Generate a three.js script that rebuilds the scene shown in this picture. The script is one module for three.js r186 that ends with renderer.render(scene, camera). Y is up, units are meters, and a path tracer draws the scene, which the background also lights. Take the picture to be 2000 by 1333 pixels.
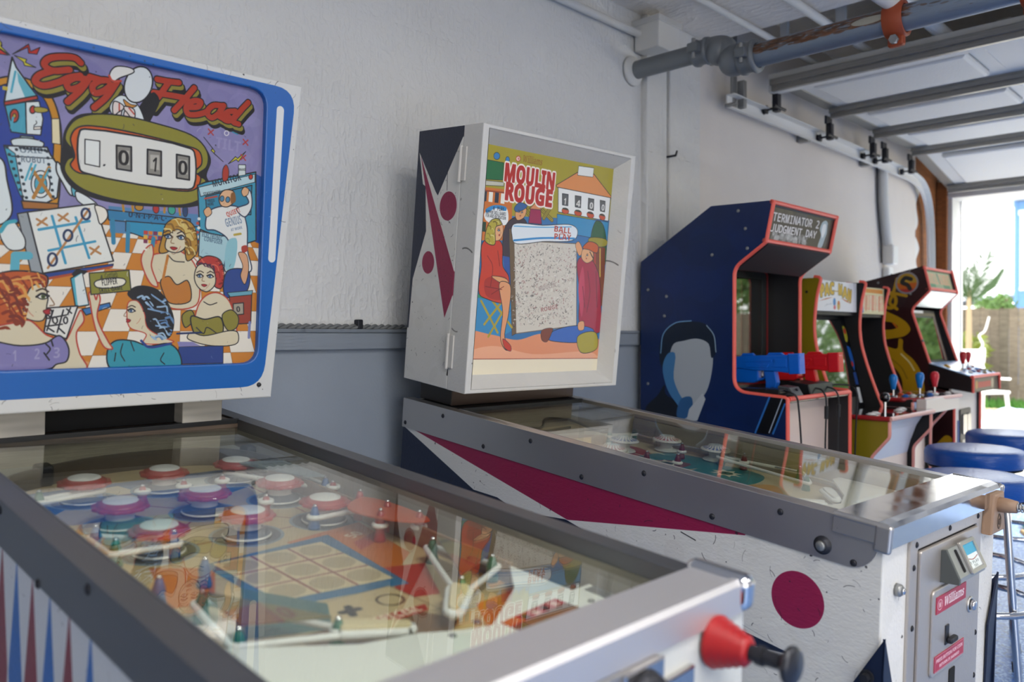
import * as THREE from 'three';
import { RoundedBoxGeometry } from 'three/addons/geometries/RoundedBoxGeometry.js';
import { RectAreaLightUniformsLib } from 'three/addons/lights/RectAreaLightUniformsLib.js';
import { mergeGeometries } from 'three/addons/utils/BufferGeometryUtils.js';

// ---------------------------------------------------------------- camera, sky, sun, exposure
const scene = new THREE.Scene();
const deg = Math.PI / 180;
const camera = new THREE.PerspectiveCamera(45.23, 2000 / 1333, 0.05, 200);
camera.position.set(0, 1.22, 0);
camera.rotation.set(-0.45 * deg, -46.1 * deg, 0, 'YXZ');
camera.focus = 1.95;
camera.userData.fStop = 3.2;
scene.add(camera);

const SKY = 2.6, SUN = 5, EXPOSURE = 1.7, FILL_LAMP = 17;
{ // a hazy bright sky, paler towards the horizon, the same all round
  const W = 64, H = 128, d = new Float32Array(W * H * 4);
  for (let j = 0; j < H; j++) {
    const up = ((j + 0.5) / H - 0.5) * Math.PI, s = Math.max(0, Math.sin(up)), k = Math.pow(1 - s, 2.2);
    const c = up > 0 ? [0.8 + 0.22 * k, 0.9 + 0.11 * k, 1.0 + 0.0 * k] : [0.5, 0.48, 0.44];
    for (let i = 0; i < W; i++) d.set([c[0] * SKY, c[1] * SKY, c[2] * SKY, 1], (j * W + i) * 4);
  }
  const t = new THREE.DataTexture(d, W, H, THREE.RGBAFormat, THREE.FloatType);
  t.mapping = THREE.EquirectangularReflectionMapping; t.magFilter = THREE.LinearFilter; t.needsUpdate = true;
  scene.background = t;
}
const sun = new THREE.DirectionalLight(new THREE.Color(1, 0.94, 0.85), SUN);
sun.position.set(6.9 + 5, 7.4, 4.2); sun.target.position.set(6.9, 0, 0);
sun.castShadow = true; sun.shadow.mapSize.set(4096, 4096);
Object.assign(sun.shadow.camera, { left: -14, right: 14, top: 14, bottom: -14, near: 0.5, far: 40 });
scene.add(sun, sun.target);

const renderer = new THREE.WebGLRenderer({ antialias: true });
renderer.toneMapping = THREE.LinearToneMapping;
renderer.toneMappingExposure = EXPOSURE;
renderer.shadowMap.enabled = true;
RectAreaLightUniformsLib.init();

// ---------------------------------------------------------------- helpers
function rng(seed) { let a = seed; return () => { a = (a + 0x6D2B79F5) | 0; let t = Math.imul(a ^ (a >>> 15), 1 | a); t = (t + Math.imul(t ^ (t >>> 7), 61 | t)) ^ t; return ((t ^ (t >>> 14)) >>> 0) / 4294967296; }; }
const used = {};
function numbered(n) { const k = (used[n] = (used[n] ?? -1) + 1); return k ? `${n}_${String(k).padStart(3, '0')}` : n; }
function part(name, geo, mat, parent, label) {
  const m = new THREE.Mesh(Array.isArray(geo) ? merge(geo) : geo, mat);
  m.name = name; m.castShadow = m.receiveShadow = true;
  if (label) m.userData.label = label;
  parent.add(m); return m;
}
function tag(o, label, category, group) { o.userData.label = label; o.userData.category = category; if (group) o.userData.group = group; return o; }
function thing(name, label, category, pos = [0, 0, 0], yaw = 0, group) {
  const g = new THREE.Group(); g.name = numbered(name); g.position.set(...pos); g.rotation.y = yaw; scene.add(g);
  return tag(g, label, category, group);
}
function single(name, geo, mat, label, category, group) { return tag(part(numbered(name), geo, mat, scene), label, category, group); }
function struct(name, geo, mat, parent) { const m = part(name, geo, mat, parent ?? scene); if (!parent) m.userData.kind = 'structure'; return m; }
function merge(list) {
  return mergeGeometries(list.map((g) => { const h = g.index ? g.toNonIndexed() : g; for (const k of Object.keys(h.attributes)) if (!['position', 'normal', 'uv'].includes(k)) h.deleteAttribute(k); return h; }));
}
// a box between two corners, edges rounded
function bx(x0, x1, y0, y1, z0, z1, r = 0.003) {
  const w = x1 - x0, h = y1 - y0, d = z1 - z0, rr = Math.min(r, w * 0.45, h * 0.45, d * 0.45);
  const g = rr > 0 ? new RoundedBoxGeometry(w, h, d, 2, rr) : new THREE.BoxGeometry(w, h, d);
  return g.translate((x0 + x1) / 2, (y0 + y1) / 2, (z0 + z1) / 2);
}
const V = (a) => new THREE.Vector3(...a);
function rod(a, b, r, r2 = r, seg = 20) { // a tapered round bar from a to b
  const A = V(a), B = V(b), d = B.clone().sub(A), g = new THREE.CylinderGeometry(r2, r, d.length(), seg);
  g.translate(0, d.length() / 2, 0).applyQuaternion(new THREE.Quaternion().setFromUnitVectors(new THREE.Vector3(0, 1, 0), d.normalize()));
  return g.translate(...a);
}
function lathe(profile, a, dir = [0, 1, 0], seg = 32) { // [[r, h], ...] turned about dir through a
  const g = new THREE.LatheGeometry(profile.map((p) => new THREE.Vector2(p[0], p[1])), seg);
  g.applyQuaternion(new THREE.Quaternion().setFromUnitVectors(new THREE.Vector3(0, 1, 0), V(dir).normalize()));
  return g.translate(...a);
}
function tube(pts, r, closed = false, seg = 0, rad = 10, tension = 0.5) {
  const c = new THREE.CatmullRomCurve3(pts.map(V), closed, 'catmullrom', tension);
  return new THREE.TubeGeometry(c, seg || pts.length * 8, r, rad, closed);
}
function shape(pts, holes = []) {
  const s = new THREE.Shape(pts.map((p) => new THREE.Vector2(p[0], p[1])));
  for (const h of holes) s.holes.push(new THREE.Path(h.map((p) => new THREE.Vector2(p[0], p[1]))));
  return s;
}
function extr(s, depth, bevel) {
  return new THREE.ExtrudeGeometry(s, { depth: Math.max(depth - 2 * bevel, 1e-4), bevelEnabled: bevel > 0, bevelSize: bevel, bevelThickness: bevel, bevelOffset: -bevel, bevelSegments: 2, curveSegments: 10 }).translate(0, 0, bevel);
}
// a board whose outline is given in (z, y), between x = x0 and x1
function side(pts, x0, x1, bevel = 0, holes) { return extr(shape(pts, holes), x1 - x0, bevel).applyMatrix4(new THREE.Matrix4().makeBasis(V([0, 0, 1]), V([0, 1, 0]), V([-1, 0, 0]))).translate(x1, 0, 0); }
// outline in (x, y), between z0 and z1
function face(pts, z0, z1, bevel = 0, holes) { return extr(shape(pts, holes), z1 - z0, bevel).translate(0, 0, z0); }
// outline in (x, z), between y0 and y1
function plate(pts, y0, y1, bevel = 0, holes) { const f = (l) => l.map((p) => [p[0], -p[1]]); return extr(shape(f(pts), (holes ?? []).map(f)), y1 - y0, bevel).rotateX(-Math.PI / 2).translate(0, y0, 0); }
function roundRect(x0, x1, y0, y1, r, n = 6) {
  const o = [];
  for (const [cx, cy, a] of [[x1 - r, y0 + r, -90], [x1 - r, y1 - r, 0], [x0 + r, y1 - r, 90], [x0 + r, y0 + r, 180]])
    for (let i = 0; i <= n; i++) { const t = (a + (90 * i) / n) * deg; o.push([cx + r * Math.cos(t), cy + r * Math.sin(t)]); }
  return o;
}
function roundPoly(pts, r, n = 6) { // a closed outline with its corners rounded off
  const o = [], N = pts.length;
  pts.forEach((p, i) => {
    const a = pts[(i + N - 1) % N], b = pts[(i + 1) % N], la = Math.hypot(a[0] - p[0], a[1] - p[1]), lb = Math.hypot(b[0] - p[0], b[1] - p[1]), k = Math.min(r, la * 0.45, lb * 0.45);
    for (let j = 0; j <= n; j++) { const t = j / n; o.push([0, 1].map((c) => (1 - t) ** 2 * (p[c] + ((a[c] - p[c]) * k) / la) + 2 * t * (1 - t) * p[c] + t * t * (p[c] + ((b[c] - p[c]) * k) / lb))); }
  });
  return o;
}
function smooth(pts, n = 6, closed = true) { // a rounded outline through 2D points
  const c = new THREE.CatmullRomCurve3(pts.map((p) => new THREE.Vector3(p[0], p[1], 0)), closed, 'centripetal');
  return c.getPoints(pts.length * n).slice(0, closed ? -1 : undefined).map((p) => [p.x, p.y]);
}
// flat uv: (axis a from a0 to a1, axis b from b0 to b1) becomes (0..1, 0..1)
function puv(g, a, a0, a1, b, b0, b1) {
  const p = g.attributes.position, uv = new Float32Array(p.count * 2);
  for (let i = 0; i < p.count; i++) { uv[2 * i] = (p.getComponent(i, a) - a0) / (a1 - a0); uv[2 * i + 1] = (p.getComponent(i, b) - b0) / (b1 - b0); }
  g.setAttribute('uv', new THREE.BufferAttribute(uv, 2)); return g;
}
// uv in metres, each face by its own direction
function muv(g, s = 1, swap = false) {
  const h = g.index ? g.toNonIndexed() : g; const p = h.attributes.position, uv = new Float32Array(p.count * 2), a = new THREE.Vector3(), b = new THREE.Vector3(), c = new THREE.Vector3();
  for (let i = 0; i < p.count; i += 3) {
    a.fromBufferAttribute(p, i); b.fromBufferAttribute(p, i + 1); c.fromBufferAttribute(p, i + 2);
    const n = b.clone().sub(a).cross(c.clone().sub(a)), x = Math.abs(n.x), y = Math.abs(n.y), z = Math.abs(n.z);
    const [j, k] = x >= y && x >= z ? [2, 1] : y >= z ? [0, 2] : [0, 1];
    for (let q = 0; q < 3; q++) { const A = p.getComponent(i + q, j) / s, B = p.getComponent(i + q, k) / s; uv[2 * (i + q)] = swap ? B : A; uv[2 * (i + q) + 1] = swap ? A : B; }
  }
  h.setAttribute('uv', new THREE.BufferAttribute(uv, 2)); return h;
}
function xf(g, pos, rx = 0, ry = 0, rz = 0) { return g.applyMatrix4(new THREE.Matrix4().compose(V(pos), new THREE.Quaternion().setFromEuler(new THREE.Euler(rx, ry, rz)), V([1, 1, 1]))); }

// ---------------------------------------------------------------- textures
function tileNoise(n, seed) { // smooth noise that repeats after n cells
  const r = rng(seed), g = Float32Array.from({ length: n * n }, () => r());
  return (x, y) => {
    const X = Math.floor(x), Y = Math.floor(y), f = x - X, h = y - Y, u = f * f * (3 - 2 * f), v = h * h * (3 - 2 * h), at = (i, j) => g[(((j % n) + n) % n) * n + (((i % n) + n) % n)];
    return (at(X, Y) * (1 - u) + at(X + 1, Y) * u) * (1 - v) + (at(X, Y + 1) * (1 - u) + at(X + 1, Y + 1) * u) * v;
  };
}
function dataTex(W, H, f, srgb) {
  const d = new Uint8Array(W * H * 4);
  for (let j = 0; j < H; j++) for (let i = 0; i < W; i++) { const c = f(i / W, j / H); const q = (v) => Math.round(255 * Math.min(1, Math.max(0, v))); d.set(typeof c === 'number' ? [q(c), q(c), q(c), 255] : [q(c[0]), q(c[1]), q(c[2]), 255], (j * W + i) * 4); }
  const t = new THREE.DataTexture(d, W, H); t.magFilter = THREE.LinearFilter; t.minFilter = THREE.LinearMipmapLinearFilter; t.generateMipmaps = true;
  t.wrapS = t.wrapT = THREE.RepeatWrapping; if (srgb) t.colorSpace = THREE.SRGBColorSpace; t.needsUpdate = true; return t;
}
function rep(t, x, y = x) { const c = t.clone(); c.repeat.set(x, y); c.needsUpdate = true; return c; }
function canvasTex(W, H, draw, opts = {}) {
  const c = document.createElement('canvas'); c.width = W; c.height = H; const g = c.getContext('2d'); g.lineCap = g.lineJoin = 'round'; draw(g, W, H);
  const t = new THREE.CanvasTexture(c); if (!opts.data) t.colorSpace = THREE.SRGBColorSpace; t.anisotropy = 8; if (opts.repeat) t.wrapS = t.wrapT = THREE.RepeatWrapping; return t;
}
// drawing: flat lists of x, y
const pairs = (a) => { const o = []; for (let i = 0; i < a.length; i += 2) o.push([a[i], a[i + 1]]); return o; };
function path(g, a, soft, open) {
  const p = soft ? smooth(pairs(a), 6, !open) : pairs(a);
  g.beginPath(); p.forEach((q, i) => (i ? g.lineTo(q[0], q[1]) : g.moveTo(q[0], q[1]))); if (!open) g.closePath();
}
function poly(g, col, a, line, lw = 3, soft = false) { path(g, a, soft); if (col) { g.fillStyle = col; g.fill(); } if (line) { g.strokeStyle = line; g.lineWidth = lw; g.stroke(); } }
const blob = (g, col, a, line, lw) => poly(g, col, a, line, lw, true);
function stroke(g, col, lw, a, soft = true) { path(g, a, soft && a.length > 4, true); g.strokeStyle = col; g.lineWidth = lw; g.stroke(); }
function oval(g, col, a, line, lw = 3) { // centre, a point on the right, a point below
  const [x, y, x1, y1, x2, y2] = a; g.save(); g.transform(x1 - x, y1 - y, x2 - x, y2 - y, x, y); g.beginPath(); g.arc(0, 0, 1, 0, 7); g.restore();
  if (col) { g.fillStyle = col; g.fill(); } if (line) { g.strokeStyle = line; g.lineWidth = lw; g.stroke(); }
}
// text from the left end of its baseline to the right end, h high
function words(g, text, a, h, col, font = 'bold sans-serif', line, lw = 4, skew = 0) {
  const [x0, y0, x1, y1] = a, [wt, fam] = font.split(' ');
  g.save(); g.translate(x0, y0); g.rotate(Math.atan2(y1 - y0, x1 - x0)); g.font = `${wt} 100px ${fam}`;
  const w = g.measureText(text).width; g.transform(Math.hypot(x1 - x0, y1 - y0) / w, 0, skew, h / 72, 0, 0);
  if (line) { g.strokeStyle = line; g.lineWidth = lw; g.lineJoin = 'round'; g.strokeText(text, 0, 0); }
  if (col) { g.fillStyle = col; g.fillText(text, 0, 0); } g.restore();
}
function chips(g, W, H, n, seed, col = '#2a2a2c', big = 1) { // chipped and scuffed paint
  const r = rng(seed); g.strokeStyle = g.fillStyle = col;
  for (let i = 0; i < n; i++) {
    const x = r() * W, y = r() * H, s = (1 + 5 * r() * r()) * big, a = r() * 6.3;
    g.globalAlpha = 0.35 + 0.6 * r();
    if (r() < 0.55) { g.lineWidth = 0.5 + 1.3 * r(); g.beginPath(); g.moveTo(x, y); g.quadraticCurveTo(x + s * 2 * Math.cos(a), y + s * 2 * Math.sin(a), x + s * 4 * Math.cos(a + 0.5), y + s * 4 * Math.sin(a + 0.5)); g.stroke(); }
    else { g.beginPath(); for (let k = 0; k < 6; k++) g.lineTo(x + s * (0.2 + 0.6 * r()) * Math.cos(k), y + s * (0.2 + 0.6 * r()) * Math.sin(k)); g.fill(); }
  }
  g.globalAlpha = 1;
}
function mottle(g, W, H, n, seed, cols, r0, r1, alpha) { const r = rng(seed); for (let i = 0; i < n; i++) { g.globalAlpha = alpha * r(); g.fillStyle = cols[Math.floor(r() * cols.length)]; g.beginPath(); g.ellipse(r() * W, r() * H, r0 + r() * r1, r0 + r() * r1, r() * 3, 0, 7); g.fill(); } g.globalAlpha = 1; }

const C = (h) => new THREE.Color(h);
const std = (color, roughness = 0.6, o = {}) => new THREE.MeshStandardMaterial({ color: typeof color === 'string' ? C(color) : color, roughness, ...o });
const phys = (color, roughness, o = {}) => new THREE.MeshPhysicalMaterial({ color: C(color), roughness, ...o });

const n8 = tileNoise(8, 1), n16 = tileNoise(16, 2), n32 = tileNoise(32, 3), n64 = tileNoise(64, 4), n128 = tileNoise(128, 5);
const stuccoBump = dataTex(512, 512, (u, v) => { const ridge = (n, k) => 1 - Math.abs(2 * n(u * k, v * k * 0.6) - 1); return 0.45 * ridge(n16, 16) ** 2 + 0.3 * ridge(n32, 32) ** 2 + 0.15 * n64(u * 64, v * 64) + 0.1 * n8(u * 8, v * 8); });
const paintBump = dataTex(256, 256, (u, v) => 0.5 * n32(u * 32, v * 32) + 0.3 * n64(u * 64, v * 64) + 0.2 * n16(u * 16, v * 16));
const wallTone = dataTex(256, 256, (u, v) => { const k = 0.93 + 0.07 * n8(u * 8, v * 8) + 0.03 * n32(u * 32, v * 32) - 0.02; return [k, k, k]; });
const brushed = dataTex(512, 256, (u, v) => 0.28 + 0.22 * n128(u * 6, v * 128) + 0.1 * n8(u * 8, v * 8) + 0.1 * n16(u * 16, v * 16));
const softRough = dataTex(256, 256, (u, v) => 0.26 + 0.08 * n8(u * 8, v * 8) + 0.05 * n16(u * 16, v * 16));
const smudge = dataTex(256, 256, (u, v) => 0.12 + 0.3 * n8(u * 8, v * 8) * n16(u * 16, v * 16));
const plank = dataTex(256, 256, (u, v) => { const g = 0.5 * n128(u * 3, v * 60) + 0.3 * n32(u * 4, v * 32) + 0.2 * n8(u * 8, v * 8), k = 0.55 + 0.5 * g; return [k, k * 0.97, k * 0.92]; });
const speckle = dataTex(512, 512, (u, v) => { const a = n128(u * 128, v * 128), b = n64(u * 64, v * 64), k = 0.62 * a + 0.38 * n128(u * 256, v * 256); const w = k > 0.62 ? 1 : k > 0.5 ? 0.45 : 0; const d = b > 0.75 ? 0.8 : 1; return [(0.24 + 0.4 * w) * d, (0.42 + 0.34 * w) * d, (0.7 + 0.2 * w) * d]; }, true);

const M = {
  stucco: std('#dcdddd', 0.92, { map: rep(wallTone, 0.5), bumpMap: rep(stuccoBump, 3.2), bumpScale: 0.004 }),
  drywall: std('#e0dad4', 0.9, { map: rep(wallTone, 0.4), bumpMap: rep(paintBump, 3), bumpScale: 0.0012 }),
  wainscot: std('#929ba6', 0.75, { map: rep(wallTone, 0.7), bumpMap: rep(paintBump, 5), bumpScale: 0.0008 }),
  whitePaint: std('#dcdcda', 0.55, { bumpMap: rep(paintBump, 6), bumpScale: 0.001 }),
  ceiling: std('#e6e1db', 0.9, { map: rep(wallTone, 0.5), bumpMap: rep(stuccoBump, 1.7), bumpScale: 0.006 }),
  floor: std('#ffffff', 0.35, { map: rep(speckle, 1.1) }),
  steel: std('#c2bfbc', 0.3, { metalness: 0.9, roughnessMap: softRough, roughness: 1 }),
  steelBright: std('#d0ced0', 0.45, { metalness: 0.75 }),
  doorSteel: std('#c4bdb6', 0.42, { metalness: 0.72, bumpMap: rep(paintBump, 5), bumpScale: 0.0003 }),
  railDark: std('#6d6e72', 0.42, { metalness: 0.85 }),
  chrome: std('#dcdde0', 0.1, { metalness: 1 }),
  chromeWorn: std('#cfccca', 0.55, { metalness: 1, roughnessMap: rep(smudge, 3) }),
  zinc: std('#83878b', 0.5, { metalness: 0.7, bumpMap: rep(paintBump, 8), bumpScale: 0.0006 }),
  galv: std('#9a9b9a', 0.45, { metalness: 0.75 }),
  darkIron: std('#33343a', 0.5, { metalness: 0.6 }),
  black: std('#131416', 0.45), blackMatt: std('#0d0d0e', 0.85), rubberBlack: std('#17181a', 0.6),
  glass: new THREE.MeshPhysicalMaterial({ color: C('#fafcf9'), roughness: 0, transmission: 1, thickness: 0, ior: 1.52 }),
  screen: phys('#0b0d10', 0.06, { clearcoat: 1, clearcoatRoughness: 0.02 }),
  rubberWhite: std('#e9e9e6', 0.55), whitePlastic: std('#eceae6', 0.4),
  redPlastic: phys('#a51d22', 0.3, { clearcoat: 0.6 }), greenPlastic: phys('#1c6a4f', 0.35), bluePlastic: phys('#1f5c9c', 0.35),
  wood: std('#a08264', 0.6, { map: rep(plank, 3, 2) }), woodDark: std('#66564a', 0.55, { map: rep(plank, 3, 3) }), woodBrown: std('#9a5f30', 0.7, { map: rep(plank, 2, 1.5) }),
  trimRed: std('#ee6556', 0.4), peach: std('#e8d2c4', 0.35),
};

// ---------------------------------------------------------------- printed artwork
const INK = '#191a20';
// a simply drawn face: s sets the size, d the way it looks (-1 left, 1 right), p = profile
function visage(g, x, y, s, d, p, iris = '#4f7fb0') {
  const q = (l) => l.map((v, i) => (i & 1 ? y + v * s : x + v * s * d));
  for (const e of p ? [0.3] : [0.42, -0.34]) { const a = q([e - 0.2, 0, e, -0.13, e + 0.2, 0.02, e, 0.1]); blob(g, '#f2efe4', a, INK, s * 0.05); oval(g, iris, q([e + 0.03, -0.02, e + 0.12, -0.02, e + 0.03, 0.08])); oval(g, INK, q([e + 0.03, -0.02, e + 0.07, -0.02, e + 0.03, 0.03])); stroke(g, INK, s * 0.09, q([e - 0.24, 0.0, e - 0.02, -0.15, e + 0.26, -0.05])); stroke(g, '#3a2a22', s * 0.07, q([e - 0.24, -0.26, e, -0.36, e + 0.24, -0.24])); }
  stroke(g, '#8a6a4c', s * 0.05, p ? q([0.62, 0.02, 0.78, 0.34, 0.6, 0.38]) : q([0.16, -0.05, 0.26, 0.32, 0.08, 0.36]));
  blob(g, '#b3262a', p ? q([0.34, 0.62, 0.62, 0.54, 0.6, 0.66, 0.62, 0.74, 0.44, 0.76]) : q([-0.12, 0.62, 0.1, 0.56, 0.3, 0.6, 0.1, 0.74]), '#5a1a1c', s * 0.04);
  stroke(g, '#c98a74', s * 0.04, q([-0.3, 0.5, -0.2, 0.7, -0.05, 0.86])); if (!p) stroke(g, '#9c7a5c', s * 0.04, q([0.0, 0.95, 0.1, 0.98, 0.2, 0.94]));
}
function locks(g, a, cols, n, seed, lw) { const r = rng(seed), P = pairs(a), x0 = Math.min(...P.map((p) => p[0])), x1 = Math.max(...P.map((p) => p[0])), y0 = Math.min(...P.map((p) => p[1])), y1 = Math.max(...P.map((p) => p[1])); g.save(); path(g, a, true); g.clip(); for (let i = 0; i < n; i++) { const x = x0 + r() * (x1 - x0), y = y0 + r() * (y1 - y0), w = (x1 - x0) * 0.22; stroke(g, cols[i % cols.length], lw * (0.5 + r()), [x, y, x + w * 0.5, y - w * 0.2 * r(), x + w, y + w * (r() - 0.1), x + w * 1.2, y + w * 0.8]); } g.restore(); }
const artEgg = canvasTex(1120, 1088, (g, W, H) => {
  g.fillStyle = '#8783b0'; g.fillRect(0, 0, W, H); mottle(g, W, 560, 260, 5, ['#9a93c4', '#7671a8', '#a59ccb'], 10, 60, 0.35);
  g.fillStyle = '#efe9dc'; g.fillRect(0, 505, W, H);
  for (let r = 0; r < 9; r++) for (let k = -14; k < 16; k++) if ((r + k) & 1) { // chequered floor in perspective
    const y = (t) => 505 + 470 * Math.pow(t / 9, 1.45), X = (kk, yy) => 640 + kk * 92 * ((yy - 150) / 825) - (yy - 505) * 0.12, a = y(r), b = y(r + 1);
    poly(g, '#cf8223', [X(k, a), a, X(k + 1, a), a, X(k + 1, b), b, X(k, b), b], '#5a3a1c', 1);
  }
  // laboratory table
  poly(g, '#4f86b4', [460,470, 735,469, 733,545, 634,543, 466,546], null);
  poly(g, '#2d7fae', [457,481, 699,485, 700,513, 461,510], INK, 3); words(g, 'U·N·I·P·A·C·', [514,496, 627,498], 16, '#12213c');
  poly(g, '#2a93bd', [509,509, 732,507, 733,548, 589,559, 509,538], INK, 3);
  for (let i = 0; i < 4; i++) for (let j = 0; j < 3; j++) for (const q of [0, 1]) { g.fillStyle = ['#c8402c', '#e7b23c', '#7a2a50', '#e07b2c'][(i * 3 + j * 5 + q) % 4]; g.fillRect(560 + q * 90 + i * 14, 532 + q * 4 + j * 13, 12, 11); }
  for (const l of [[472,509, 476,574], [516,520, 515,595], [589,553, 587,575]]) stroke(g, '#2f86ad', 12, l, false);
  for (const [a, c] of [[[594,465, 603,464, 595,478], '#b8332c'], [[641,463, 652,462, 642,477], '#35a48f'], [[545,465, 557,464, 546,475], '#b8862c'], [[682,462, 690,461, 683,480], '#24426e']]) oval(g, c, a, INK, 2);
  for (const l of [[499,460, 502,480], [525,454, 528,477], [620,447, 619,473], [663,451, 667,476]]) stroke(g, '#b8862c', 7, l, false);
  // round-topped window behind the machine man
  blob(g, '#c98a1f', [119,256, 163,183, 233,155, 297,179, 328,245, 333,382, 312,510, 121,529], INK, 4);
  blob(g, '#1d3f9b', [119,263, 175,196, 231,173, 282,193, 309,251, 312,385, 287,513, 121,529], INK, 3);
  poly(g, '#e8dcb2', [309,251, 328,247, 332,316, 311,316], INK, 2);
  // red and yellow lightning
  for (const a of [[173,83, 190,83, 185,95, 204,106, 174,108], [214,101, 251,66, 256,84, 278,68, 271,88, 251,90, 249,75]]) poly(g, '#c03028', a, INK, 2);
  for (const a of [[178,66, 189,78, 187,87, 208,105, 180,91], [218,103, 247,107, 244,115, 269,123, 242,124, 239,115], [733,231, 763,261, 757,268, 798,297, 767,276, 770,269], [815,301, 838,275, 845,280, 872,254, 848,290, 841,284]]) poly(g, '#c9c13a', a, INK, 2);
  // machine man: pointed hat, boxy head, riveted chest
  poly(g, '#d3e4e8', [213,109, 223,133, 272,198, 196,229, 207,148], INK, 4); poly(g, '#62b3c4', [225,143, 272,198, 245,208, 228,169]);
  poly(g, '#b33a2a', [196,227, 273,196, 275,205, 197,238], INK, 3);
  for (let i = 0; i < 6; i++) { g.fillStyle = i & 1 ? '#c5b23c' : '#7d2020'; g.fillRect(62 + i * 26, 480 - i * 0 - 268 - i * 5, 12, 10); }
  poly(g, '#45a3bb', [198,236, 246,218, 249,302, 213,302], INK, 3); poly(g, '#dfe9e9', [246,218, 278,210, 288,255, 283,299, 249,302], INK, 3);
  oval(g, '#b8402c', [220,259, 230,257, 220,276], INK, 3); oval(g, '#b9a035', [220,259, 224,258, 220,265], INK, 2); oval(g, '#c23a2a', [263,235, 270,233, 263,245], INK, 3); blob(g, '#a99b3a', [266,229, 297,226, 300,232, 270,240], INK, 2);
  poly(g, '#efe9dd', [266,280, 283,276, 283,283, 266,287], INK, 2); stroke(g, INK, 2, [271,263, 273,268, 266,277]);
  poly(g, '#8ba6ad', [235,308, 266,306, 266,318, 235,320], INK, 3); blob(g, '#d9e6e6', [213,324, 252,312, 291,319, 284,334, 223,341], INK, 3);
  poly(g, '#dbe7ea', [197,340, 299,329, 307,347, 333,382, 326,461, 301,478, 244,479, 224,424], INK, 4);
  poly(g, '#4aa9c0', [197,340, 223,357, 244,479, 234,461, 212,399], INK, 2); stroke(g, INK, 3, [214,365, 317,357], false);
  words(g, 'OXIE', [233,353, 289,347], 15, '#7a8a96'); words(g, 'ROBUT', [236,377, 297,373], 17, '#6a7a86');
  oval(g, '#e9efed', [285,430, 308,427, 286,466], INK, 3); oval(g, '#4aa9c0', [285,430, 300,428, 286,455], INK, 2); stroke(g, '#b77f35', 9, [263,392, 314,465], false); stroke(g, '#b77f35', 9, [305,383, 268,468], false);
  for (let i = 0; i < 7; i++) { g.fillStyle = '#2b5360'; for (const [x, y] of [[150, 490], [292, 500]]) { g.beginPath(); g.arc(x + i * (x < 200 ? 6 : 3), y + i * 24, 5, 0, 7); g.fill(); } }
  for (const l of [[262,378, 248,424], [272,380, 258,420], [305,386, 295,412], [221,144, 212,199], [217,264, 213,292], [239,261, 235,293]]) stroke(g, '#4aa9c0', 5, l, false); for (const q of [[204,344, 242,468], [226,346, 251,470], [299,340, 316,460], [235,340, 294,338]]) for (let i = 0; i <= 7; i++) { g.fillStyle = '#1f2f3a'; g.beginPath(); g.arc(q[0] + ((q[2] - q[0]) * i) / 7, q[1] + ((q[3] - q[1]) * i) / 7, 4, 0, 7); g.fill(); }
  poly(g, '#a86a2a', [239,480, 330,478, 329,494, 244,500], INK, 3);
  blob(g, '#dfe9e9', [325,364, 354,405, 375,436, 362,452, 338,418, 323,389], INK, 4); blob(g, '#5cb2c6', [362,423, 377,416, 383,435, 368,454], INK, 3); blob(g, '#e4ecec', [373,439, 430,470, 424,482, 378,464], INK, 3);
  blob(g, '#dfe9e9', [153,367, 193,377, 205,429, 216,519, 185,549, 155,525], INK, 4);
  // the board with its noughts and crosses
  poly(g, '#22428f', [295,672, 477,635, 476,641, 299,686], INK, 2); poly(g, '#b04a24', [299,683, 476,641, 475,647, 302,690]);
  poly(g, '#9aa2a6', [230,515, 254,508, 294,671, 266,675], INK, 3); poly(g, '#e9ece6', [254,508, 423,468, 477,627, 294,671], INK, 4);
  for (const l of [[314,513, 350,640], [374,511, 411,622], [282,553, 410,518], [307,608, 426,574]]) stroke(g, '#3d9bc0', 7, l, false);
  for (const l of [[277,525, 302,539], [279,541, 300,520], [330,508, 356,523], [332,524, 353,503], [413,593, 441,608], [416,611, 436,588], [408,484, 306,656]]) stroke(g, '#b7814c', 6, l, false);
  for (const a of [[400,499, 411,498, 401,514], [355,563, 366,562, 355,578], [317,632, 328,631, 318,649]]) oval(g, null, a, '#24365a', 6);
  poly(g, INK, [379,654, 409,660, 380,687, 366,670]); blob(g, '#e3e9e6', [190,562, 218,533, 233,551, 250,585, 246,607, 214,612, 195,589], INK, 3); stroke(g, '#3fa6b8', 10, [192,565, 206,542, 225,535]);
  blob(g, '#f0ebdd', [424,473, 452,479, 458,502, 439,524, 430,499], INK, 3);
  poly(g, '#4fb0c4', [364,682, 393,663, 413,756, 378,762], INK, 3); poly(g, '#dfe9e9', [374,681, 393,666, 411,753, 384,759]); poly(g, '#2f73b5', [395,768, 469,748, 472,760, 406,785], INK, 3);
  for (const l of [[227,627, 258,625], [225,682, 227,627]]) stroke(g, '#5cb2c6', 22, l, false);
  // lettering
  const brush = [[379,86, 366,77, 334,80, 298,94, 289,111, 307,122, 351,111], [307,124, 276,143, 268,160, 284,167, 323,151, 351,132, 379,121], [390,127, 365,130, 345,148, 351,162, 376,153, 398,127], [404,119, 380,160, 348,198], [404,119, 438,122], [462,119, 434,122, 411,143, 416,160, 439,151, 466,123], [475,118, 448,165, 416,201], [588,87, 623,86, 652,83], [623,86, 600,125, 575,162], [699,89, 673,125, 640,167], [579,127, 629,125, 678,124], [678,151, 713,142, 720,127, 698,128, 676,151, 681,169, 709,167, 744,151], [790,125, 759,131, 741,156, 755,168, 780,149, 792,127], [794,124, 778,157, 796,163, 812,155], [833,134, 806,142, 794,164, 812,168, 833,149, 849,131], [875,99, 849,131, 826,168, 845,172]];
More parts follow.
